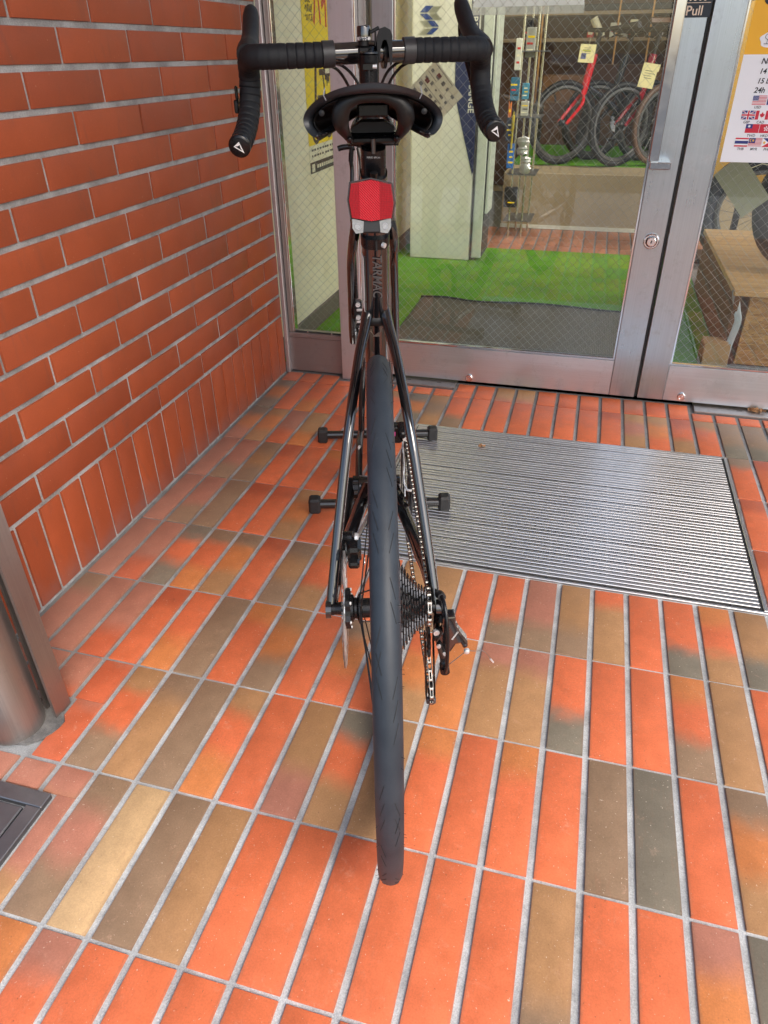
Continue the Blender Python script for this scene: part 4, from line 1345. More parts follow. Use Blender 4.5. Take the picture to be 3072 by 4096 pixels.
sg = thing('grey_board', 'sheet of grey green card hanging askew below the currency notice', 'card sheet', (1.445, .42, .617), (0, rad(48), 0))
b = MB(); b.box((0, 0, 0), (.165, .0025, .092)); b.build('sheet', mk('grey_green_card', srgb('#8f937c'), .55, 0, .05), sg)
b = MB(); b.tube([(-.03, 0, .046), (-.02, .004, .075), (.0, .01, .09)], .0012, 5); b.build('string', M_pwht, sg)
yb = thing('yellow_banner', 'mustard yellow banner seen through the glass left of the currency notice', 'banner', (1.75, 2.2, 0))
b = MB(); b.box((0, 0, .78), (.62, .012, .78), bev=.002); b.build('cloth', mk('mustard_cloth', srgb('#c79a45'), .6, 0, .06), yb)
b = MB(); b.box((0, .0, .21), (.03, .03, .41)); b.box((0, 0, .012), (.4, .25, .02)); b.build('stand', M_black, yb)

# ================================================================== THE ROAD BICYCLE
# local axes: X right, Y forward, Z up, origin under the rear axle
BK = thing('road_bicycle', 'black road bicycle with dropped handlebar held upright on a floor stand', 'bicycle', (.80107, -1.49617, 0), (0, rad(-.352), rad(16.350)))
PH = rad(3.0)
def T(u, w, v=0.0):
    """side view point (forward, up) of a level frame -> local point, front wheel lifted by the stand"""
    return Vector((v, u * math.cos(PH) - w * math.sin(PH) + .0177, u * math.sin(PH) + w * math.cos(PH)))
P_paint = NT('gloss_black_paint')
v_ = P_paint.pos()
c_ = P_paint.mix(P_paint.ramp(P_paint.noise(v_, 900, 1, .5), .72, .78), (.0055, .0052, .0062), (.05, .045, .045))
P_paint.bsdf(c_, .16, 0, 1.0, .25, .03)
P_paint.b.inputs['Coat IOR'].default_value = 1.8
P_paint = P_paint.m
P_tape = NT('bar_tape')
v_ = P_tape.pos()
n_ = P_tape.noise(v_, 260, 3, .7)
P_tape.bsdf(P_tape.mix(1.0, (.0085, .0098, .0125), P_tape.math('MULTIPLY_ADD', n_, .8, .6), 'MULTIPLY'), .6, 0, 0, .35)
P_tape.bump(P_tape.noise(v_, 900, 2, .6), .35, .001)
P_tape = P_tape.m
P_rub = mk('hood_rubber', (.012, .012, .014), .52, 0, .12, 30, .2, 600, spec=.4)
P_col = mk('collar_rubber', (.028, .029, .032), .42, 0, .1)
P_sad = mk('saddle_cover_black', (.014, .017, .022), .42, 0, .1, 20, .15, 900)
P_sadu = mk('saddle_shell', (.006, .005, .005), .42, 0, .1, spec=.35)
P_mat = mk('matt_black', (.008, .008, .009), .5, 0, .15, 20, spec=.35)
P_satin = mk('satin_black', (.005, .005, .006), .26, 0, .1, 20, spec=.4)
P_alloy = mk('bare_alloy', (.62, .63, .64), .3, .55, .1)
P_cog = mk('cassette_steel', (.085, .085, .09), .30, 1, .2, 60)
P_chain = mk('chain_steel', (.42, .40, .36), .24, 1, .2, 80)
P_chaind = mk('chain_plate_dark', (.12, .115, .11), .32, 1, .2, 80)
P_disc = mk('rotor_steel', (.66, .67, .68), .3, .6, .15, 60)
P_red = None

# rubber of the tyre: faint sipes and scuffs
P_tyre = NT('tyre_rubber')
v_ = P_tyre.pos()
geo = P_tyre.n('ShaderNodeTexCoord')
n_ = P_tyre.noise(v_, 18, 4, .6)
c_ = P_tyre.mix(P_tyre.ramp(n_, .3, .7), (.016, .022, .031), (.026, .034, .045))
sc_ = P_tyre.ramp(P_tyre.noise(P_tyre.pos((3, 1, 1)), 90, 4, .7, 2.0), .66, .74)
c_ = P_tyre.mix(P_tyre.math('MULTIPLY', sc_, .5), c_, (.075, .078, .083))
P_tyre.bsdf(c_, .52, 0, 0, .38)
P_tyre.bump(P_tyre.noise(v_, 350, 2), .12, .001)
P_tyre = P_tyre.m
P_tyred = mk('tread_groove', (.008, .008, .009), .7)

def loc_part(name, mb, mat, parent=BK, sm=40): return mb.build(name, mat, parent, sm)

BBp = T(.404, .267)
def ST(L, v=0, back=0):
    """point along the seat tube; back>0 towards the rear"""
    p = T(.404 - .276 * L, .267 + .961 * L, v)
    return p + Vector((0, -.945, -.3265)) * back

def aero_tube(b, p0, p1, wd, dp, n=20, steps=2, ang=None):
    """kamm-tail section swept from p0 to p1: wd across X, dp fore-aft, squared at the rear"""
    p0, p1 = Vector(p0), Vector(p1)
    a = (p1 - p0).normalized()
    f = Vector((0, a.z, -a.y))
    if f.y < 0: f = -f
    sec = []
    for i in range(n):
        t = 2 * PI * i / n
        x, y = math.cos(t), math.sin(t)
        e = .62 if y < 0 else .95
        sec.append((wd / 2 * math.copysign(abs(x) ** e, x), dp / 2 * math.copysign(abs(y) ** e, y)))
    o = len(b.v)
    for s_ in range(steps + 1):
        c = p0.lerp(p1, s_ / steps)
        for (x, y) in sec: b.v.append(tuple(c + Vector((1, 0, 0)) * x + f * y))
    for s_ in range(steps):
        for i in range(n):
            j = (i + 1) % n
            b.f.append((o + s_ * n + i, o + s_ * n + j, o + (s_ + 1) * n + j, o + (s_ + 1) * n + i)); b.mi.append(0)
    b.f.append(tuple(o + i for i in range(n))); b.mi.append(0)
    b.f.append(tuple(o + steps * n + i for i in range(n))); b.mi.append(0)

# --- frame
b = MB()
aero_tube(b, ST(.02), ST(.515), .036, .050)
aero_tube(b, T(.44, .275), T(.815, .675), .046, .050)
aero_tube(b, T(.285, .745), T(.775, .785), .036, .040)
aero_tube(b, T(.835, .655), T(.785, .815), .044, .052)
b.tube([T(.404, .267, -.038), T(.404, .267, .038)], .024, 20)
frame = loc_part('frame', b, P_paint)
# chain stays and seat stays, each a piece of its own look
for s in (-1, 1):
    b = MB()
    b.tube(smoothpath([T(.385, .275, .026 * s), T(.30, .285, .040 * s), T(.14, .312, .062 * s), T(.02, .335, .0715 * s)], 5), [.0165] * 6 + [.015] * 5 + [.012] * 5, 12, flat=((1, 0, 0), .7))
    loc_part('chain_stay', b, P_paint)
    b = MB()
    pth = [(.0105 * s, .268, .672), (.0165 * s, .240, .652), (.0265 * s, .197, .622), (.0405 * s, .118, .5575), (.0560 * s, .064, .457), (.0700 * s, .012, .358), (.0725 * s, .0, .330)]
    pp = smoothpath(pth, 6)
    rr = [.0092 - .0022 * min(1, i / 12) for i in range(len(pp))]
    b.tube(pp, rr, 14)
    b.tube([(.0715 * s, .0, .338), (.079 * s, .0, .338)], .0125, 18)
    loc_part('seat_stay', b, P_paint)
# bridge moulding where the stays meet the seat tube
b = MB()
b.tube(smoothpath([(-.015, .262, .664), (-.008, .257, .657), (.008, .257, .657), (.015, .262, .664)], 3), .008, 10, flat=((0, 1, 0), .8))
loc_part('stay_bridge', b, P_mat)
# post and clamp
b = MB(); aero_tube(b, ST(.49), ST(.602), .0335, .043); loc_part('seat_post', b, P_paint)
b = MB()
aero_tube(b, ST(.512), ST(.526), .0385, .054)
cl = loc_part('seat_clamp', b, P_satin)
b = MB(); b.tube([ST(.519, .0095, .026), ST(.519, .0125, .0285)], .0034, 12); loc_part('clamp_bolt', b, P_alloy, cl)
b = MB(); b.box(ST(.519, .0015, .0268), (.0022, .004, .013)); loc_part('clamp_slot', b, P_tyred, cl)
b = MB()
aero_tube(b, ST(.600), ST(.634), .030, .034)
b.tube([ST(.641, -.030), ST(.641, .030)], .0075, 16)
b.tube([ST(.630, -.015, -.01), ST(.645, -.015, -.01)], .008, 12)
b.box(ST(.641), (.054, .030, .009), bev=.003)
head = loc_part('post_head', b, P_satin)
b = MB(); b.tube([ST(.632, 0, .016), ST(.648, 0, .014)], .0030, 12); b.tube([ST(.603, 0, .0165), ST(.609, 0, .0165)], .0050, 14); loc_part('head_bolt', b, P_chaind, head)
M_mark = mk('pale_marking', (.5, .5, .5), .5)
def on_tube(body, L, size, mat, v, back, run, parent):
    """lettering on the rear face of the seat tube; run 'across' or 'down'"""
    me = text_mesh(body, size, mat, .0001, 'LEFT', .18 if run == 'down' else 0, .0002 if run == 'down' else 0)
    o = link_mesh('lettering', me, parent)
    up = Vector((0, -.3265, .945)); nr = Vector((0, -.945, -.3265)); xx = Vector((1, 0, 0))
    p = ST(L, v, back)
    if run == 'across': X, Y = xx, up
    else: X, Y = -up, xx
    mm = Matrix((( X.x, Y.x, nr.x, p.x), (X.y, Y.y, nr.y, p.y), (X.z, Y.z, nr.z, p.z), (0, 0, 0, 1)))
    o.matrix_local = mm
    return o
on_tube('MAX 6N.m', .6265, .0034, M_mark, -.0082, .0176, 'across', BK.children[-1] if False else head)
on_tube('TARMAC', .505, .0205, mk('grey_frame_lettering', (.085, .08, .08), .35), -.004, .0257, 'down', frame).scale = (.80, .88, 1)
M_stk = mk('sticker_white', (.72, .72, .70), .45, 0, .03)
b = MB()
for (L0, L1_) in ((.428, .498), (.412, .425)):
    q = []
    for (L, bk) in ((L0, .020), (L1_, .020), (L1_, .010), (L0, .010)): q.append(ST(L, -.0181 if bk < .015 else -.0162, bk + .001))
    b.face(q)
st = loc_part('frame_sticker', b, M_stk, frame, None)
st.modifiers.new('thick', 'SOLIDIFY').thickness = .0003
# silver slivers of the frame decal above the stays
b = MB()
for tri in (((.0042, .398), (.0118, .398), (.0042, .376)), ((-.0118, .385), (-.004, .372), (-.0125, .398)), ((-.006, .372), (.0042, .372), (.0042, .381))):
    b.face([ST(L, v, .0254) for (v, L) in tri])
d_ = loc_part('decal', b, mk('decal_silver', (.34, .30, .26), .3, .6), frame, None)
d_.modifiers.new('thick', 'SOLIDIFY').thickness = .0003

# --- rear reflector lamp on the post
lp = thing('tail_lamp', None, None, (-.004, .1685, .8305)); del_ = [k for k in ('label', 'category') if k in lp]
lp.parent = BK
lp.rotation_euler = (rad(-8), 0, rad(-1))
oct_ = [(-.0248, .0200), (0, .0240), (.0248, .0185), (.0280, -.0030), (.0252, -.0205), (0, -.0238), (-.0248, -.0195), (-.0278, .0010)]
def scale_poly(p, k): return [(x * k, z * k) for x, z in p]
b = MB(); b.prism(scale_poly(oct_, 1.045), .002, .012, 'Y'); b.build('lamp_body', M_blackg, lp)
P_lens = NT('red_prism_lens')
v_ = P_lens.n('ShaderNodeTexCoord').outputs['Object']
vo = P_lens.n('ShaderNodeTexVoronoi', feature='F1'); vo.inputs['Scale'].default_value = 520; vo.inputs['Randomness'].default_value = .15
P_lens.l(v_, vo.inputs['Vector'])
sx_ = P_lens.n('ShaderNodeSeparateXYZ'); P_lens.l(v_, sx_.inputs[0])
ctr = P_lens.ramp(P_lens.math('ABSOLUTE', P_lens.math('ADD', sx_.outputs[0], .002)), .0125, .0115)
c_ = P_lens.mix(vo.outputs['Distance'], (.40, .002, .010), (.11, .001, .004))
c_ = P_lens.mix(P_lens.math('MULTIPLY', ctr, .45), c_, (.28, .001, .008))
wv_ = P_lens.n('ShaderNodeTexWave', wave_type='BANDS', bands_direction='DIAGONAL'); wv_.inputs['Scale'].default_value = 210; P_lens.l(v_, wv_.inputs['Vector'])
c_ = P_lens.mix(P_lens.math('MULTIPLY', ctr, P_lens.math('MULTIPLY', wv_.outputs['Fac'], .7)), c_, (.62, .006, .022))
P_lens.bsdf(c_, .35, 0, .12, .12, .05)
P_lens.bump(P_lens.math('ADD', vo.outputs['Distance'], P_lens.math('MULTIPLY', wv_.outputs['Fac'], ctr)), .55, .0008)
P_lens = P_lens.m
b = MB()
o_ = scale_poly(oct_, 1.0); i_ = scale_poly(oct_, .945)
for k in range(8):
    k2 = (k + 1) % 8
    b.face([(o_[k][0], .002, o_[k][1]), (o_[k2][0], .002, o_[k2][1]), (i_[k2][0], -.003, i_[k2][1]), (i_[k][0], -.003, i_[k][1])])
P_lensr = mk('red_lens_rim', (.16, .003, .006), .12, 0, .05, coat=.6)
b.build('lens_rim', P_lensr, lp)
b = MB(); b.face([(x, -.0031, z) for x, z in i_])
for k in range(8):
    k2 = (k + 1) % 8
    b.face([(i_[k][0], -.0031, i_[k][1]), (i_[k2][0], -.0031, i_[k2][1]), (i_[k2][0], .001, i_[k2][1]), (i_[k][0], .001, i_[k][1])])
b.build('red_lens', P_lens, lp)
M_clear = mk('clear_lens', (.22, .225, .23), .14, 0, .35, 110, .4, 300, coat=.5)
M_led = mk('led_cup', (.30, .31, .32), .2, 0, .2)
b = MB(); b.box((.0, .006, -.0285), (.034, .011, .016), bev=.002); b.build('switch_housing', M_black, lp)
for s in (-1, 1):
    b = MB()
    b.prism([(s * .0235, -.0195), (s * .0095, -.0225), (s * .0105, -.0355), (s * .0195, -.0365), (s * .0235, -.030)], -.001, .010, 'Y')
    b.build('clear_lens', M_clear, lp)
    b = MB(); b.lathe([(.0, .0040), (-.0008, .0038), (-.0008, .0030), (-.0003, .0026), (-.0003, .0001)], (s * .0165, -.001, -.0285), 'Y', 16); b.build('led', M_led, lp, 40)
b = MB(); b.tube(smoothpath([(-.018, .012, -.004), (-.019, .030, -.008), (-.015, .055, -.02), (.0, .066, -.024), (.015, .055, -.02), (.019, .030, -.008), (.018, .012, -.004)], 4), .0035, 8, flat=((0, 0, 1), 1)); b.build('clamp_band', M_black, lp)

# --- saddle
P_s = [(-.0600, .9062), (-.0646, .9046), (-.0690, .9072), (-.0726, .9112), (-.0750, .9170), (-.0747, .9225), (-.0712, .9285), (-.0654, .9342), (-.0590, .9390), (-.0514, .9432), (-.0390, .9482), (-.0253, .9517), (-.0120, .9540), (0, .9548)]
P_s = P_s + [(-x, z) for x, z in reversed(P_s[:-1])]
P_s = [(p.x, p.y) for p in smoothpath([(x, z, 0) for x, z in P_s], 3)]
def prof_at(s_):
    """cross section at s 0..1 from the rear edge to the nose"""
    hw = [1.0, .985, .93, .82, .68, .54, .42, .35, .30, .27, .20]
    hd = [1.0, .99, .93, .85, .76, .68, .60, .55, .50, .46, .35]
    k = s_ * 10; i = min(int(k), 9); f_ = k - i
    a = hw[i] * (1 - f_) + hw[i + 1] * f_; d = hd[i] * (1 - f_) + hd[i + 1] * f_
    top = .9548 - .004 * math.sin(PI * min(1, s_ * 1.4)) - .010 * s_
    return [(x * a, top - (.9548 - z) * d) for x, z in P_s]
def uoff(x, s_): return .080 + .245 * s_ + (1 - s_) ** 3 * .040 * (abs(x) / .0735) ** 2.2
secs = []
for i in range(21):
    s_ = i / 20
    secs.append([(x, uoff(x, s_), z) for x, z in prof_at(s_)])
nP = len(P_s)
b = MB()
th = .0085
# outer skin, a rolled rear edge and an inner skin
def inner(p, k=1.0):
    c = Vector((0, p[1], .9150)); q = Vector(p); d = (c - q); d.normalize()
    r_ = q + d * th * k
    return (r_.x, r_.y + .004, r_.z)
rows = [[inner(p) for p in secs[j]] for j in (8, 4, 2, 1)]
rows.append([(q[0], q[1] - .0005, q[2]) for q in [inner(p, .95) for p in secs[0]]])
rows.append([(q[0], q[1] - .0038, q[2]) for q in [inner(p, .55) for p in secs[0]]])
rows.append([(q[0], q[1] - .0030, q[2]) for q in [inner(p, .18) for p in secs[0]]])
rows += secs
for j in range(len(rows) - 1):
    for i in range(nP - 1):
        b.face([rows[j][i], rows[j][i + 1], rows[j + 1][i + 1], rows[j + 1][i]])
# rim along the wings closes outer and inner skin
for j in range(0, 9):
    pass
b.face(rows[-1])
sdl = b.build('saddle', P_sad, BK, 70)
b = MB()
# hard shell under the padding
for j0, j1 in ((1, 3), (3, 5), (5, 8), (8, 12), (12, 16), (16, 20)):
    for i in range(nP - 1):
        q = [inner(secs[j0][i], 1.1), inner(secs[j0][i + 1], 1.1), inner(secs[j1][i + 1], 1.1), inner(secs[j1][i], 1.1)]
        b.face(q)
shl = b.build('shell', P_sadu, sdl, 60)
shl.modifiers.new('thick', 'SOLIDIFY').thickness = .0016
# rim strip of the wings
for s in (0, nP - 1):
    b = MB()
    b.tube([secs[j][s] for j in range(0, 16)], [.001, .0028] + [.0040] * 12 + [.0028, .001], 8)
    b.build('wing_edge', P_sad, sdl, 60)
# rail bridge seen from behind
half = [(.0268, .160, .8970, .0030), (.0275, .148, .8995, .0042), (.0298, .135, .9045, .0050), (.0332, .122, .9120, .0074), (.0348, .113, .9200, .0096), (.0335, .109, .9280, .0094), (.0275, .106, .9355, .0078), (.0180, .104, .9395, .0060), (.0090, .103, .9410, .0054)]
full = half + [(-x, y, z, r_) for x, y, z, r_ in reversed(half)]
ap = smoothpath([p[:3] for p in full], 5)
ar_ = [p[3] for p in full]
NA = len(ap)
b = MB()
b.tube(ap, [ar_[min(i // 5, len(ar_) - 1)] * (1 - (i % 5) / 5) + ar_[min(i // 5 + 1, len(ar_) - 1)] * (i % 5) / 5 for i in range(NA)], 16, up=(0, 1, 0))
b.build('rail_bridge', P_sadu, sdl, 60)
for s in (-1, 1):
    b = MB(); b.tube(smoothpath([(.0262 * s, .128, .9010), (.0262 * s, .150, .8965), (.0250 * s, .20, .8965), (.022 * s, .27, .905), (.012 * s, .31, .915)], 5), [.0008, .003] + [.0037] * 19, 10); b.build('rail', P_satin, sdl, 60)
    b = MB(); b.lathe([(0, .0035), (-.003, .003), (-.004, .0001)], (.0545 * s, .118, .9265), 'Y', 12); b.build('rivet', P_mat, sdl, 40)
    b = MB(); b.tube([(.0485 * s, .0865, .9505), (.0500 * s, .0850, .9440), (.0478 * s, .0872, .9395)], .0006, 5); b.build('seam', mk('seam_grey', (.22, .23, .25), .5), sdl)
b = MB(); b.box((.0005, .158, .9265), (.035, .03, .0135), bev=.002); b.build('pad_block', P_satin, sdl)
b = MB(); b.prism([(-.026, .905), (-.014, .912), (.014, .912), (.026, .905), (.024, .901), (-.024, .901)], .19, .235, 'Y'); b.build('under_plate', P_tyred, sdl)

# --- handlebar
Rp = [(.005, .735, .9810), (.040, .741, .9815), (.066, .746, .9820), (.100, .751, .9822), (.140, .757, .9824), (.170, .763, .9828), (.190, .773, .9832), (.201, .790, .9815), (.2055, .812, .976), (.2085, .832, .962), (.2100, .838, .945), (.2115, .834, .922), (.2145, .818, .898), (.2185, .792, .876), (.2235, .762, .862), (.2285, .735, .8555)]
Lp = [(.005, .735, .9810), (-.035, .7285, .9795), (-.070, .7225, .9785), (-.105, .717, .9775), (-.147, .711, .9768), (-.178, .708, .9765), (-.199, .714, .9765), (-.2105, .729, .9745), (-.2160, .750, .969), (-.2190, .769, .955), (-.2205, .775, .937), (-.2220, .770, .914), (-.2245, .754, .889), (-.2285, .728, .866), (-.2320, .696, .852), (-.2349, .669, .8440)]
b = MB(); b.tube(smoothpath(list(reversed(Lp[:4])) + Rp[1:4], 4), .0168, 20)
hb = loc_part('handlebar', b, P_paint)
def taped(path, skip, name):
    pp = smoothpath(path[2:], 14)
    d = [0]
    for i in range(1, len(pp)): d.append(d[-1] + (pp[i] - pp[i - 1]).length)
    L = d[-1]
    # resample with a small step at every wrap of the tape
    pts, rr = [], []
    wrap, j = .0152, 0
    n = int(L / .0019)
    for i in range(n + 1):
        s_ = L * i / n
        while j < len(d) - 2 and d[j + 1] < s_: j += 1
        f_ = (s_ - d[j]) / max(1e-6, d[j + 1] - d[j])
        pts.append(pp[j].lerp(pp[j + 1], f_))
        ph = ((s_ + .003) % wrap) / wrap
        rr.append(.0190 + .0007 * ph - (.0010 if ph < .10 else 0))
    b = MB(); b.tube(pts, rr, 18)
    return loc_part(name, b, P_tape, hb, 60)
taped(Rp, 2, 'bar_tape'); taped(Lp, 2, 'bar_tape')
for pth, tip in ((Rp, None), (Lp, None)):
    a, c2 = Vector(pth[2]), Vector(pth[1])
    d = (c2 - a).normalized()
    b = MB(); b.tube([a - d * .013, a - d * .0125, a + d * .0075, a + d * .0080], [.0196, .0208, .0205, .0190], 28); loc_part('tape_collar', b, P_col, hb)
    e = Vector(pth[-1]); dd = (e - Vector(pth[-2])).normalized()
    b = MB(); b.tube([e - dd * .003, e + dd * .002, e + dd * .0045, e + dd * .0052], [.0196, .0196, .0172, .0152], 28)
    pl = loc_part('bar_end_plug', b, P_satin, hb)
    # white arrow mark on the plug
    up = Vector((0, 0, 1)); up = (up - dd * up.dot(dd)).normalized(); rt = up.cross(dd)
    b = MB()
    def q(x, y, h_=.00545): return e + dd * h_ + rt * x + up * y
    outl = [(-.0095, .0010), (.0015, .0092), (.0080, -.0105)]
    inn = [(-.0022, .0018), (.0022, .0040), (.0030, -.0022)]
    for i in range(3):
        i2 = (i + 1) % 3
        if i == 2: 
            continue
        b.face([q(*outl[i]), q(*outl[i2]), q(*inn[i2]), q(*inn[i])])
    b.face([q(*outl[2]), q(*outl[0]), q(-.0050, .0000), q(.0058, -.0068)])
    ar = b.build('arrow_mark', M_mark if False else mk('white_mark', (.8, .8, .8), .5), pl)
    ar.modifiers.new('thick', 'SOLIDIFY').thickness = .0003
# hoods and levers
for s, base, tip in ((1, (.2045, .800, .984), (.1745, .925, 1.0640)), (-1, (-.2135, .738, .981), (-.2170, .862, 1.0520))):
    B0, T0 = Vector(base), Vector(tip)
    d = T0 - B0
    pts = [B0 + d * t + Vector((0, 0, -.012 * math.sin(PI * t))) for t in (-.10, .02, .18, .36, .55, .72, .86, .95, 1.0, 1.015)]
    b = MB(); b.tube(pts, [.0195, .0215, .0205, .0175, .0160, .0160, .0158, .0135, .0085, .002], 20, flat=((1, 0, 0), .95))
    hd_ = loc_part('hood', b, P_rub, hb, 70)
    b = MB()
    lv = [B0 + d * .80 + Vector((0, .012, -.010)), B0 + d * .84 + Vector((.004 * s, .030, -.045)), B0 + d * .55 + Vector((.012 * s, .028, -.085)), B0 + d * .30 + Vector((.016 * s, .020, -.115)), B0 + d * .12 + Vector((.018 * s, .008, -.135))]
    b.tube(smoothpath(lv, 5), .0075, 10, flat=((0, 1, 0), .5)); loc_part('brake_lever', b, P_satin, hd_)
    b = MB(); b.box(B0 + d * .35 + Vector((.017 * s, .010, -.085)), (.006, .014, .045), bev=.002); loc_part('shift_paddle', b, P_satin, hd_)
# edge of the shift lever showing beside the left drop
b = MB(); b.box((-.2455, .765, .9180), (.005, .012, .030), bev=.002); b.box((-.2470, .760, .9000), (.008, .012, .022), bev=.002); loc_part('shift_lever_edge', b, P_satin, hb)
# stem, cap, spacers
b = MB()
b.tube([(-.002, .6685, .800), (-.002, .6600, .925)], .0165, 24)
b.tube([(-.002, .6600, .925), (-.002, .6560, .9775)], [.0160, .0168], 28)
b.tube(smoothpath([(-.002, .660, .955), (.0, .695, .962), (.004, .735, .980)], 4), .0150, 16)
b.box((-.002, .6405, .9600), (.024, .010, .012), bev=.002)
stm = loc_part('stem', b, P_satin)
b = MB(); b.box((-.002, .6418, .932), (.0022, .012, .062)); loc_part('steerer_slot', b, P_tyred, stm)
b = MB(); b.lathe([(0, .0166), (.0022, .0162), (.0034, .0135), (.0028, .0075), (.0040, .0060), (.0026, .0040), (.0026, .0001)], (-.002, .6555, .9782), 'Z', 32); loc_part('top_cap', b, P_satin, stm, 35)
b = MB(); b.lathe([(-.0035, .0036), (.0035, .0036)], (.0075, .6375, .9605), 'X', 12); loc_part('pinch_bolt', b, P_alloy, stm)
b = MB()
for s in (-1, 1): b.tube([(.004 + .0205 * s - .003, .737 + .003 * s, .981), (.004 + .0205 * s + .003, .738 + .003 * s, .981)], .0255, 24, flat=((0, 0, 1), 1))
loc_part('stem_clamp', b, P_satin, stm)
# bell with the printed ring
bl = Vector((-.0098, .712, .9935))
b = MB(); b.lathe([(-.004, .008), (.004, .008)], bl, 'Z', 20); b.box(bl + Vector((.0, .008, -.010)), (.020, .022, .012), bev=.003); bell = b.build('bell_mount', P_mat, BK, 40)
b = MB(); b.lathe([(.0045, .0118), (.0090, .0118)], bl, 'Z', 36); b.build('ring_band', mk('white_band', (.72, .72, .72), .4), bell, 40)
b = MB(); b.lathe([(.0091, .0116), (.0225, .0116), (.0250, .0105), (.0257, .0070), (.0258, .0001)], bl, 'Z', 36); b.build('bell_dome', P_paint, bell, 35)
me = text_mesh('GIANT', .0052, M_ink, .0001, 'CENTER', 0, .0003)
R0 = .0120
for vv in me.vertices:
    a = vv.co.x / R0 * 1.05
    y_, z_ = vv.co.y, vv.co.z
    vv.co = (R0 * math.sin(a), -R0 * math.cos(a) - z_, y_)
link_mesh('lettering', me, bell, bl + Vector((0, 0, .0048)))
# lamp bracket hooked over the bar
b = MB()
outer = [(.0135, .967), (.0120, 1.002), (.0165, 1.0135), (.0260, 1.0165), (.0355, 1.0120), (.0390, 1.0030), (.0385, .9640), (.0350, .9600)]
innr = [(.0335, .9720), (.0320, .9880), (.0290, .9970), (.0255, .9985), (.0220, .9960), (.0185, .9850), (.0178, .967)]
b.prism(outer + innr, .700, .722, 'Y')
b.prism([(.0125, 1.000), (.0165, 1.0135), (.0260, 1.0165), (.0355, 1.0120), (.0390, 1.003), (.0300, .9985)], .7222, .755, 'Y')
br = loc_part('lamp_bracket', b, P_mat)
b = MB(); b.box((.0085, .712, 1.0120), (.018, .014, .0055), Matrix.Rotation(rad(-24), 3, 'Y'), bev=.0015); b.box((.0100, .708, 1.0000), (.0032, .012, .022), bev=.001); loc_part('bracket_latch', b, P_mat, br)
# brake hoses and gear cables from the bar into the frame
for pth in ([(-.066, .728, .9650), (-.050, .752, .9610), (-.032, .768, .946), (-.018, .772, .922), (-.010, .775, .88)],
            [(-.066, .726, .9600), (-.056, .748, .953), (-.044, .765, .936), (-.034, .772, .912), (-.030, .775, .88)],
            [(.064, .752, .9680), (.048, .762, .9630), (.030, .770, .948), (.018, .774, .922), (.012, .775, .88)],
            [(.068, .752, .9640), (.054, .764, .956), (.038, .772, .938), (.027, .776, .912), (.022, .775, .88)]):
    b = MB(); b.tube(smoothpath(pth, 6), .0026, 10); loc_part('cable', b, P_satin)

# --- fork and front wheel
FX, FZ = T(.978, .339).y, T(.978, .339).z
fk = MB()
cr = T(.832, .664)
fk.tube(smoothpath([cr + Vector((-.030, 0, .006)), cr + Vector((0, 0, .022)), cr + Vector((.030, 0, .006))], 4), .020, 12)
fork = loc_part('fork', fk, P_paint)
for s in (-1, 1):
    b = MB()
    off = -.0035
    pth = [cr + Vector((.028 * s, .0, .010)), cr + Vector((.042 * s, .006, -.055)), Vector((.0475 * s + off, .885, .590)), Vector((.0505 * s + off, .925, .50)), Vector((.0530 * s + off, .962, .405)), Vector((.0530 * s + off, .970, .375))]
    pp = smoothpath(pth, 5)
    b.tube(pp, [.0155 - .004 * i / (len(pp) - 1) for i in range(len(pp))], 12, flat=((1, 0, 0), .72))
    loc_part('fork_leg', b, P_paint, fork)
b = MB()
b.box((-.0420, .930, .470), (.022, .030, .040), bev=.004); b.box((-.036, .945, .440), (.018, .026, .026), bev=.004)
fcal = loc_part('front_brake_caliper', b, P_satin)
for z in (.485, .455):
    b = MB(); b.lathe([(-.003, .0055), (.004, .0055), (.005, .003)], (-.040, .912, z), 'Y', 14); loc_part('caliper_bolt', b, P_alloy, fcal)
for z in (.472, .444):
    b = MB(); b.box((-.037, .914, z), (.013, .003, .006), bev=.001); loc_part('caliper_edge', b, P_alloy, fcal)
# hose end and small lever by the fork crown, left of the seat post
b = MB()
b.tube(smoothpath([(-.0700, .9, .8135), (-.060, .9, .8160), (-.045, .9, .8170), (-.0385, .9, .8150)], 4), .0055, 12)
b.tube(smoothpath([(-.0355, .9, .8150), (-.041, .9, .8120), (-.0430, .9, .803), (-.0440, .9, .789)], 5), .0050, 12)
loc_part('hose_guide', b, P_satin)
b = MB(); b.tube(smoothpath([(-.0440, .9, .790), (-.0425, .9, .775), (-.043, .895, .755), (-.046, .888, .725), (-.046, .885, .690), (-.044, .885, .63), (-.043, .915, .50)], 5), .0042, 10); loc_part('cable', b, P_satin)
b = MB(); b.tube(smoothpath([(-.030, .9, .815), (-.024, .9, .78), (-.026, .89, .74), (-.018, .87, .70)], 5), .0025, 8); loc_part('cable', b, P_satin)

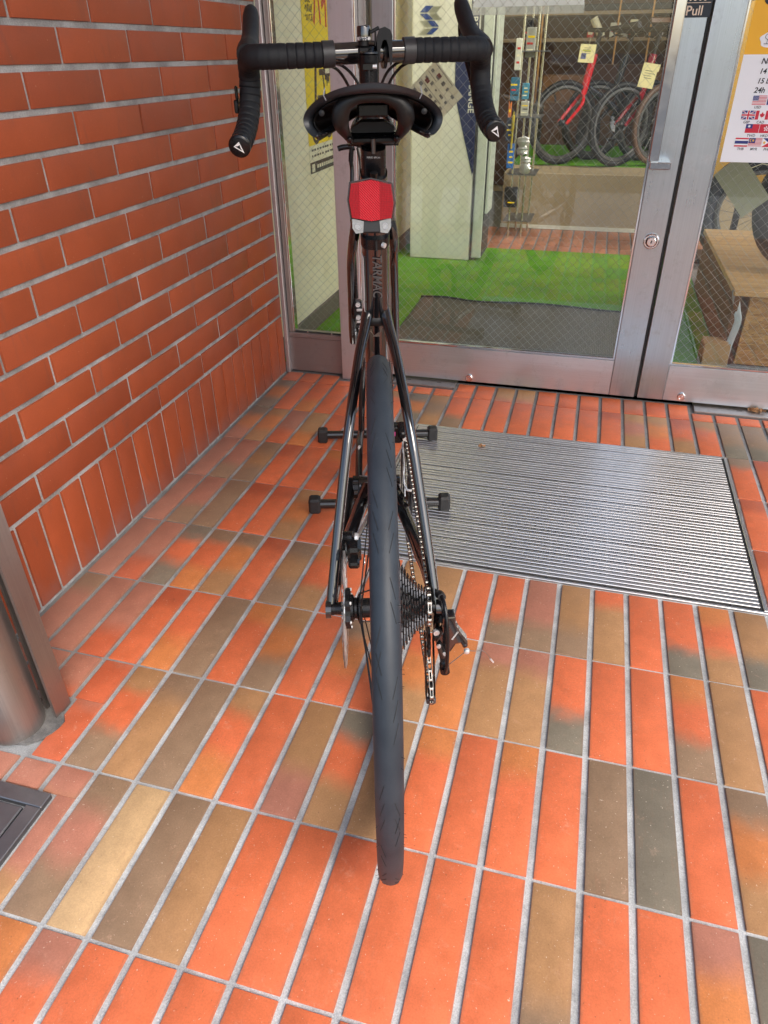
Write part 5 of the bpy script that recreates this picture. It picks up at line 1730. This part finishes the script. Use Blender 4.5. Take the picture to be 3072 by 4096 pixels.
def road_wheel(c, rear):
    w_ = thing('rear_wheel' if rear else 'front_wheel', None, None, c)
    w_.parent = BK
    R, tr = .339, .0142
    b = MB()
    b.lathe([(tr * math.sin(a), R - tr + tr * math.cos(a)) for a in [i * 2 * PI / 20 for i in range(20)]], (0, 0, 0), 'X', 128, True)
    ty = b.build('tyre', P_tyre, w_, 70)
    if rear:
        # slanted sipes cut along both shoulders
        b = MB()
        for k in range(96):
            th_ = 2 * PI * k / 96
            for s in (-1, 1):
                if (k + (s > 0) * 4) % 12 in (0, 1, 6, 7, 8): continue
                pts = []
                for j in range(3):
                    a = s * (.34 + .20 * j)
                    tt = th_ + .030 * j * (1 if (k // 4) % 2 else -1)
                    r_ = R - tr + (tr + .00012) * math.cos(a)
                    pts.append(((tr + .00012) * math.sin(a), r_ * math.cos(tt), r_ * math.sin(tt)))
                b.tube(pts, .00030, 4, caps=False)
        g_ = b.build('tread_sipes', P_tyred, w_); g_['kind'] = 'stuff'
        # moulding whiskers left on the new rubber
        b = MB()
        for k in range(90):
            th_ = random.uniform(0, 2 * PI); a = random.choice((-1, 1)) * random.uniform(.9, 1.35)
            r_ = R - tr + tr * math.cos(a)
            p_ = Vector((tr * math.sin(a), r_ * math.cos(th_), r_ * math.sin(th_)))
            n_ = Vector((math.sin(a), math.cos(a) * math.cos(th_), math.cos(a) * math.sin(th_)))
            b.tube([p_, p_ + n_ * random.uniform(.002, .0045)], .00028, 3, caps=False)
        g_ = b.build('tyre_whiskers', P_tyred, w_); g_['kind'] = 'stuff'
    b = MB()
    q = R - 2 * tr
    b.lathe([(-.0115, q + .004), (-.0125, q - .008), (-.0095, q - .026), (-.004, q - .032), (.004, q - .032), (.0095, q - .026), (.0125, q - .008), (.0115, q + .004)], (0, 0, 0), 'X', 96, True)
    b.build('rim', P_mat, w_, 50)
    b = MB()
    if rear: pr = [(-.066, .0085), (-.052, .0095), (-.050, .019), (-.0415, .019), (-.0395, .0145), (-.0365, .0145), (-.0335, .0215), (-.0305, .0215), (-.0285, .0135), (.012, .0135), (.015, .024), (.018, .024), (.020, .016), (.060, .016), (.0605, .009), (.0705, .009)]
    else: pr = [(-.049, .0085), (-.034, .018), (-.030, .018), (-.027, .0105), (.027, .0105), (.030, .018), (.034, .018), (.049, .0085)]
    b.lathe(pr, (0, 0, 0), 'X', 40); b.build('hub', P_satin, w_, 35)
    ns = 24
    for i in range(ns):
        a = 2 * PI * i / ns
        s = -1 if i % 2 else 1
        fx, frr = ((-.032, .0205) if s < 0 else (.0165, .0225)) if rear else (.032 * s, .017)
        tw = (1.15 if (i // 2) % 2 else -1.15)
        p_ = Vector((fx, frr * math.cos(a + tw), frr * math.sin(a + tw)))
        q_ = Vector((0, (q - .031) * math.cos(a), (q - .031) * math.sin(a)))
        b = MB(); b.tube([p_, q_], .00095, 5, caps=False); b.build('spoke', P_mat, w_)
    xr = -.0530 if rear else -.045
    b = MB()
    # disc rotor with a drilled braking ring
    N = 60
    for ri, ro, th_ in ((.0655, .080, .0009),):
        for s in (-1, 1):
            for i in range(N):
                a0, a1 = 2 * PI * i / N, 2 * PI * (i + 1) / N
                am = .25 * a0 + .75 * a1
                rm = ri + (ro - ri) * (.3 + .4 * ((i * 2) % 3) / 2)
                def pt(r_, a): return (xr + s * th_, r_ * math.cos(a), r_ * math.sin(a))
                # leave a slot between am and a1 over part of the width
                wob = .0012 * math.sin(12 * a0); wob1 = .0012 * math.sin(12 * a1)
                b.face([pt(ri, a0), pt(ro + wob, a0), pt(ro + wob, am), pt(ri, am)])
                b.face([pt(ri, am), pt(rm - .002, am), pt(rm - .002, a1), pt(ri, a1)])
                b.face([pt(rm + .002, am), pt(ro + wob, am), pt(ro + wob1, a1), pt(rm + .002, a1)])
    for i in range(12):
        a = 2 * PI * i / 12
        b.tube([(xr, .021 * math.cos(a - .5), .021 * math.sin(a - .5)), (xr, .066 * math.cos(a), .066 * math.sin(a))], .0028, 4, flat=((1, 0, 0), .35))
    b.lathe([(xr - .001, .0245), (xr + .001, .0245)], (0, 0, 0), 'X', 40)
    b.build('brake_rotor', P_disc, w_, 30)
    b = MB()
    lk = []
    for i in range(24):
        a = 2 * PI * i / 24
        lk.append(((.0285 if i % 4 < 2 else .0245) * math.cos(a), (.0285 if i % 4 < 2 else .0245) * math.sin(a)))
    b.prism(lk, xr + .0014, xr + .0082, 'X')
    b.build('rotor_lockring', P_satin, w_)
    for i in range(6):
        a = 2 * PI * i / 6 + .1
        b = MB(); b.lathe([(xr + .0075, .0026), (xr + .0098, .0022)], (0, .0265 * math.cos(a), .0265 * math.sin(a)), 'X', 10); b.build('rivet', P_alloy, w_)
    if rear:
        teeth = [30, 27, 24, 21, 19, 17, 15, 14, 13, 12, 11]
        for k, tn in enumerate(teeth):
            x = .0230 + k * .00375
            rp = tn * .0127 / (2 * PI)
            N2 = tn * 4
            prof_ = []
            for i in range(N2):
                a = 2 * PI * i / N2 + k * .3
                prof_.append(((rp + (.0034, .0006, -.0022, .0006)[i % 4]) * math.cos(a), (rp + (.0034, .0006, -.0022, .0006)[i % 4]) * math.sin(a)))
            b = MB(); b.prism(prof_, x - .0009, x + .0009, 'X'); b.build('cog', P_cog, w_)
            if k < 10:
                b = MB(); b.lathe([(x + .0010, rp - .008), (x + .00285, rp - .008)], (0, 0, 0), 'X', 32); b.build('spacer', P_mat, w_, 40)
        b = MB(); b.lathe([(.0615, .0165), (.0645, .0165), (.066, .012)], (0, 0, 0), 'X', 28); b.build('lockring', P_satin, w_, 30)
    return w_
rw = road_wheel((0, .0, .3390), True)
fw_ = road_wheel((-.0035, FX, FZ), False)
# through axles
b = MB(); b.tube([(-.079, 0, .339), (-.066, 0, .339)], .0085, 18); loc_part('rear_axle', b, P_satin)

# --- brake caliper on the left chain stay
b = MB()
b.tube([(-.062, .074, .4075), (-.0410, .071, .4080)], .0085, 18)
rx = Matrix.Rotation(rad(24), 3, 'X')
b.box((-.0395, .066, .3905), (.020, .026, .036), rx, bev=.0045)
b.box((-.0400, .061, .3760), (.016, .024, .014), rx, bev=.003)
b.box((-.0570, .072, .3930), (.010, .024, .030), rx, bev=.003)
b.tube(smoothpath([(-.060, .080, .385), (-.061, .066, .355), (-.062, .048, .345)], 4), .0055, 10)
rc = loc_part('rear_brake_caliper', b, P_satin, BK, 28)
b = MB(); b.lathe([(-.0380, .0070), (-.0340, .0070), (-.0325, .0045)], (0, .070, .408), 'X', 18); loc_part('caliper_bolt', b, P_alloy, rc)
for z in (.376, .369):
    b = MB(); b.lathe([(-.0265, .0034), (-.0245, .0028)], (0, .064, z), 'X', 12); loc_part('caliper_bolt', b, P_alloy, rc)

# --- cranks, rings
b = MB()
for z_, r_ in ((.0505, .1015), (.0435, .0690)):
    N2 = 200 if r_ > .08 else 136
    b2 = MB()
    pr = []
    for i in range(N2):
        a = 2 * PI * i / N2
        rr_ = r_ + (.0034, .0006, -.0022, .0006)[i % 4]
        pr.append((BBp.y + rr_ * math.cos(a), BBp.z + rr_ * math.sin(a)))
    inn_ = [(BBp.y + (r_ - .014) * math.cos(2 * PI * i / N2), BBp.z + (r_ - .014) * math.sin(2 * PI * i / N2)) for i in range(N2)]
    for s in (-1, 1):
        for i in range(N2):
            j = (i + 1) % N2
            b2.face([(z_ + s * .0011, *pr[i]), (z_ + s * .0011, *pr[j]), (z_ + s * .0011, *inn_[j]), (z_ + s * .0011, *inn_[i])])
    for ring_ in (pr, inn_):
        for i in range(N2):
            j = (i + 1) % N2
            b2.face([(z_ - .0011, *ring_[i]), (z_ - .0011, *ring_[j]), (z_ + .0011, *ring_[j]), (z_ + .0011, *ring_[i])])
    b2.build('chainring', P_cog, BK)
def crank(v0, v1, p1, name='crank_arm'):
    b = MB()
    a = Vector((v0, BBp.y, BBp.z)); c2 = Vector((v1, *p1))
    n = 9
    pts = [a.lerp(c2, i / (n - 1)) for i in range(n)]
    b.tube(pts, [.021, .020, .0175, .016, .0152, .0148, .0145, .0140, .011], 14, flat=((1, 0, 0), .50))
    b.tube([a - Vector((.010, 0, 0)), a + Vector((.010, 0, 0))], .0205, 20)
    return loc_part(name, b, P_mat)
crank(-.0570, -.0632, (.245, .281))
rcr = crank(.0625, .0690, (.572, .300))
b = MB()
for i in range(4):
    a = rad(45 + 90 * i)
    b.tube([(.060, BBp.y, BBp.z), (.0545, BBp.y + .068 * math.cos(a), BBp.z + .068 * math.sin(a))], .011, 8, flat=((1, 0, 0), .4))
loc_part('crank_spider', b, P_mat)
b = MB()
pr = []
for i in range(48):
    a = 2 * PI * i / 48
    pr.append((BBp.y + (.0235 if i % 6 < 4 else .0215) * math.cos(a), BBp.z + (.0235 if i % 6 < 4 else .0215) * math.sin(a)))
b.prism(pr, -.0500, -.0400, 'X')
cup = loc_part('bearing_cup', b, P_satin, BK, None)
b = MB(); b.lathe([(-.0515, .0190), (-.0502, .0222), (-.0398, .0222), (-.0385, .019)], (0, BBp.y, BBp.z), 'X', 32); loc_part('cup_ring', b, P_chaind, cup)
# --- front derailleur
fd = MB()
fd.box((.031, .372, .420), (.022, .022, .034), bev=.004)
fd.box((.040, .358, .432), (.014, .030, .014), Matrix.Rotation(rad(25), 3, 'X'), bev=.003)
fd.tube([(.022, .375, .425), (.046, .362, .412)], .006, 10)
fdo = loc_part('front_derailleur', fd, P_satin)
for v, mt in ((.0425, P_alloy), (.0590, P_alloy)):
    b = MB()
    pts = []
    for i in range(9):
        a = rad(60 + 11 * i)
        pts.append((v, BBp.y + .112 * math.cos(a), BBp.z + .112 * math.sin(a)))
    for i in range(8):
        (x0, y0, z0), (x1, y1, z1) = pts[i], pts[i + 1]
        b.face([(v, y0, z0 + .004), (v, y1, z1 + .004), (v, y1 - .010, z1 - .016), (v, y0 - .004, z0 - .018)])
    o = b.build('cage_plate', mt, fdo); o.modifiers.new('thick', 'SOLIDIFY').thickness = .0014
b = MB(); b.tube(smoothpath([(.0425, .285, .362), (.046, .279, .358), (.055, .279, .358), (.0590, .285, .362)], 4), .0022, 8); loc_part('cage_bridge', b, P_alloy, fdo)
b = MB(); b.lathe([(.0, .0035), (-.004, .003)], (.0440, .352, .418), 'Y', 12); loc_part('limit_screw', b, P_alloy, fdo)
b = MB(); b.box((.0275, .3585, .4240), (.003, .002, .008), bev=.0005); loc_part('pink_mark', b, mk('pink_print', (.55, .05, .25), .4), fdo)

# --- rear derailleur
rd = thing('rear_derailleur', None, None, (0, 0, 0)); rd.parent = BK
b = MB()
b.box((.0735, .004, .318), (.009, .024, .040), bev=.003)
b.build('hanger', P_satin, rd)
b = MB(); b.tube([(.0700, -.012, .300), (.0870, -.014, .298)], .0105, 16); b.lathe([(0, .006), (-.0035, .006), (-.0045, .003)], (.0735, -.021, .3125), 'Y', 16); b.build('mount_knuckle', P_satin, rd, 40)
b = MB(); b.tube([(.0705, -.0225, .3135), (.0715, -.0270, .3135)], .0044, 14); b.build('hanger_bolt', P_alloy, rd, 40)
b = MB()
b.prism([(.0790, .3385), (.0965, .3400), (.0985, .3210), (.1035, .3110), (.1150, .2935), (.1165, .2835), (.1095, .2800), (.1055, .2905), (.0990, .2890), (.0930, .2760), (.0855, .2700), (.0800, .2740), (.0740, .2870), (.0700, .2940), (.0790, .3120)], -.024, -.006, 'Y')
o = b.build('outer_link', P_paint, rd)
bv = o.modifiers.new('bev', 'BEVEL'); bv.width = .0025; bv.segments = 2; bv.limit_method = 'ANGLE'
b = MB()
b.prism([(.0715, .2925), (.0770, .2960), (.0880, .2730), (.0900, .2640), (.0840, .2560), (.0795, .2520), (.0780, .2580), (.0765, .2700)], -.028, -.0245, 'Y'); b.build('inner_link', P_mat, rd)
b = MB(); b.tube([(.0745, -.027, .2905), (.0815, -.029, .2700)], .0030, 10); b.build('link_pin', P_chaind, rd, 40)
for (v, u_, w_) in ((.0748, -.0285, .2915), (.0822, -.0285, .2765), (.0718, -.0255, .3140)):
    b = MB(); b.lathe([(0, .0034), (-.0018, .0032), (-.0022, .0001)], (v, u_, w_), 'Y', 14); b.build('screw', P_alloy, rd, 40)
b = MB(); b.tube([(.0845, -.018, .248), (.0845, -.034, .246)], .0068, 12); b.box((.0845, -.022, .252), (.011, .018, .020), bev=.003); b.build('barrel_stop', P_satin, rd, 40)
b = MB(); b.lathe([(0, .0042), (-.004, .0038), (-.005, .0022)], (.1140, -.026, .2800), 'Y', 16); b.build('cable_anchor', P_alloy, rd, 40)
me = text_mesh('SHIMANO', .0036, M_mark, .0001, 'LEFT', 0, .0001)
o = link_mesh('lettering', me, rd, (.0942, -.0247, .2985), (PI / 2, rad(-62), 0))
b = MB(); b.tube(smoothpath([(.0755, .002, .362), (.0795, -.018, .365), (.0825, -.034, .352), (.0845, -.044, .325), (.0850, -.046, .295), (.0850, -.044, .268), (.0848, -.036, .248)], 6), .0026, 10); b.build('gear_cable', P_satin, rd, 60)
b = MB(); b.tube(smoothpath([(.0755, .008, .352), (.0765, .000, .360), (.0785, -.012, .364)], 4), .0058, 12); b.build('cable_boot', P_rub, rd, 60)
b = MB(); b.tube(smoothpath([(.0745, .012, .348), (.079, .004, .330), (.080, -.004, .314)], 4), .0075, 12); b.build('dropout_guard', P_mat, rd, 60)
P_wire = mk('inner_wire', (.42, .38, .34), .3, 1)
b = MB(); b.tube([(.0870, -.028, .2520), (.1130, -.0275, .2795)], .0007, 6); b.tube(smoothpath([(.1140, -.0275, .2815), (.124, -.026, .278), (.1385, -.022, .2735), (.1500, -.020, .2560)], 5), .0006, 6); b.build('wire_tail', P_wire, rd)
b = MB(); b.tube([(.1492, -.0205, .2572), (.1542, -.0200, .2494)], .0013, 8); b.build('wire_crimp', P_alloy, rd, 40)
# cage with two jockey wheels
UP, LO = Vector((.0640, .010, .268)), Vector((.0668, -.010, .192))
for v, nm in ((-.0062, 'cage_plate'), (.0062, 'cage_plate')):
    b = MB()
    a, c2 = Vector((UP.x + v, UP.y, UP.z + .014)), Vector((LO.x + v, LO.y - .004, LO.z - .020))
    n = 8
    b.tube([a.lerp(c2, i / (n - 1)) for i in range(n)], [.008, .011, .0125, .011, .0105, .0115, .0125, .008], 12, flat=((1, 0, 0), .13))
    b.build(nm, P_satin, rd, 40)
b = MB(); b.box((LO.x, LO.y - .014, LO.z - .012), (.014, .008, .010), bev=.0015); b.build('cage_brace', mk('brace_grey', (.05, .05, .055), .35), rd)
for c_ in (UP, LO):
    pr = []
    for i in range(44):
        a = 2 * PI * i / 44
        r_ = .0222 + (.003, .0005, -.002, .0005)[i % 4]
        pr.append((c_.y + r_ * math.cos(a), c_.z + r_ * math.sin(a)))
    b = MB(); b.prism(pr, c_.x - .0016, c_.x + .0016, 'X'); b.build('jockey_wheel', P_mat, rd)

# --- chain, every link
def arc_pts(c, r, a0, a1, n): return [(c[0] + r * math.cos(rad(a0 + (a1 - a0) * i / n)), c[1] + r * math.sin(rad(a0 + (a1 - a0) * i / n))) for i in range(n + 1)]
rc_, rch = .0243, .1015
cass = (0, .339)
loop = []
def V3(p, x): return Vector((x, p[0], p[1]))
seg = []
seg += [V3(p, .0505) for p in arc_pts((BBp.y, BBp.z), rch, -84, 98, 22)]
seg += [V3(p, .0617) for p in arc_pts(cass, rc_, 100, 225, 8)]
seg += [V3(p, UP.x) for p in arc_pts((UP.y, UP.z), .0222, 60, -75, 7)]
seg += [V3(p, LO.x) for p in arc_pts((LO.y, LO.z), .0222, 150, 300, 8)]
P_ = seg + [seg[0]]
d = [0]
for i in range(1, len(P_)): d.append(d[-1] + (P_[i] - P_[i - 1]).length)
NL = 2 * round(d[-1] / .0254)
stp = d[-1] / NL
def at(s_):
    s_ %= d[-1]
    for i in range(1, len(d)):
        if d[i] >= s_:
            f_ = (s_ - d[i - 1]) / max(1e-9, d[i] - d[i - 1]); return P_[i - 1].lerp(P_[i], f_)
ch_ = thing('chain', None, None, (0, 0, 0)); ch_.parent = BK
def link_me(wd, mats):
    b = MB()
    for s in (-1, 1):
        pr = []
        for i in range(10):
            a = PI / 2 + PI * i / 9
            pr.append((-.0045 + .0040 * math.cos(a), .0040 * math.sin(a)))
        for i in range(10):
            a = -PI / 2 + PI * i / 9
            pr.append((.0045 + .0040 * math.cos(a), .0040 * math.sin(a)))
        b.prism([(p[0] * 1.28, p[1]) for p in pr], s * wd - .0004, s * wd + .0004, 'X')
    b.lathe([(-.0022, .0037), (.0022, .0037)], (0, -.0058, 0), 'X', 10, mi=1)
    b.lathe([(-.0030, .0018), (.0030, .0018)], (0, .0058, 0), 'X', 8, mi=1)
    return b.mesh('link', mats, 40)
lm_o, lm_i = link_me(.0027, [P_chaind, P_chain]), link_me(.0019, [P_chain, P_chain])
for i in range(NL):
    a, c2 = at(stp * i), at(stp * (i + 1))
    mid = (a + c2) / 2; t_ = (c2 - a).normalized()
    X_ = Vector((1, 0, 0)); X_ = (X_ - t_ * X_.dot(t_)).normalized(); Z_ = X_.cross(t_)
    o = link_mesh('link', lm_o if i % 2 else lm_i, ch_)
    o.matrix_local = Matrix(((X_.x, t_.x, Z_.x, mid.x), (X_.y, t_.y, Z_.y, mid.y), (X_.z, t_.z, Z_.z, mid.z), (0, 0, 0, 1)))

# ------------------------------------------------------------------ floor stand that carries the front wheel
SD = thing('bike_stand', 'black tubular floor stand with four rubber feet under the front wheel', 'bike stand', (.80107, -1.49617, 0), (0, 0, rad(16.350)))
M_tube = mk('black_enamel', (.012, .012, .013), .22, 0, .1, coat=.4)
M_foot = mk('foot_rubber', (.016, .0165, .018), .55, 0, .15, 20, .2, 500)
for u_ in (.776, 1.164):
    b = MB(); b.tube([(-.150, u_, .0225), (.150, u_, .0225)], .0122, 20); b.build('cross_tube', M_tube, SD, 40)
    for s in (-1, 1):
        b = MB(); b.box((.1635 * s, u_, .0215), (.029, .033, .042), bev=.005); b.build('rubber_foot', M_foot, SD)
for s in (-1, 1):
    b = MB(); b.tube(smoothpath([(.030 * s - .018 * (s < 0), .776, .030), (.032 * s - .020 * (s < 0), .86, .052), (.032 * s - .020 * (s < 0), 1.00, .055), (.032 * s - .019 * (s < 0), 1.10, .045), (.030 * s - .018 * (s < 0), 1.164, .030)], 5), .0100, 14); b.build('side_rail', M_tube, SD, 60)
b = MB(); b.tube(smoothpath([(-.048, 1.164, .03), (-.044, 1.162, .13), (-.038, 1.16, .22), (-.022, 1.16, .262), (.0, 1.16, .27), (.022, 1.16, .262), (.034, 1.16, .22), (.038, 1.162, .13), (.036, 1.164, .03)], 5), .0095, 14); b.build('wheel_hoop', M_tube, SD, 60)
b = MB(); b.tube(smoothpath([(-.0535, .985, .066), (-.052, 1.0, .066), (-.050, 1.010, .063)], 4), [.001, .002, .003, .004, .004, .003, .003, .002, .001], 8); b.build('white_logo', mk('white_print', (.75, .75, .75), .5), SD, 60)

# ------------------------------------------------------------------ dry leaves
M_lf = mk('dry_leaf', (.33, .17, .075), .8, 0, .3, 60)
def leaf(name, label, loc, size, seed, n=26):
    r_ = random.Random(seed)
    b = MB()
    for i in range(n):
        a = r_.uniform(0, 2 * PI); q = r_.uniform(.1, 1) * size
        c_ = Vector((q * math.cos(a), q * math.sin(a) * .55, r_.uniform(.002, size * .30)))
        u_ = Vector((r_.uniform(-1, 1), r_.uniform(-1, 1), r_.uniform(-.6, .6))).normalized() * size * r_.uniform(.25, .5)
        w_ = Vector((r_.uniform(-1, 1), r_.uniform(-1, 1), r_.uniform(-.6, .6))).normalized() * size * r_.uniform(.15, .35)
        b.face([c_ - u_, c_ + w_, c_ + u_, c_ - w_])
    o = b.build(name, M_lf)
    o.location = loc
    o.modifiers.new('thick', 'SOLIDIFY').thickness = .0004
    return tag(o, label, 'leaf')
leaf('dry_leaf', 'small crumpled dry leaf lying on the ribbed grate', (.7785, -.352, .007), .013, 4, 16)
leaf('dry_leaf', 'long curled dry leaf on the steel plate at the right door', (1.590, .100, .006), .028, 9, 30).scale = (1, .5, 1)
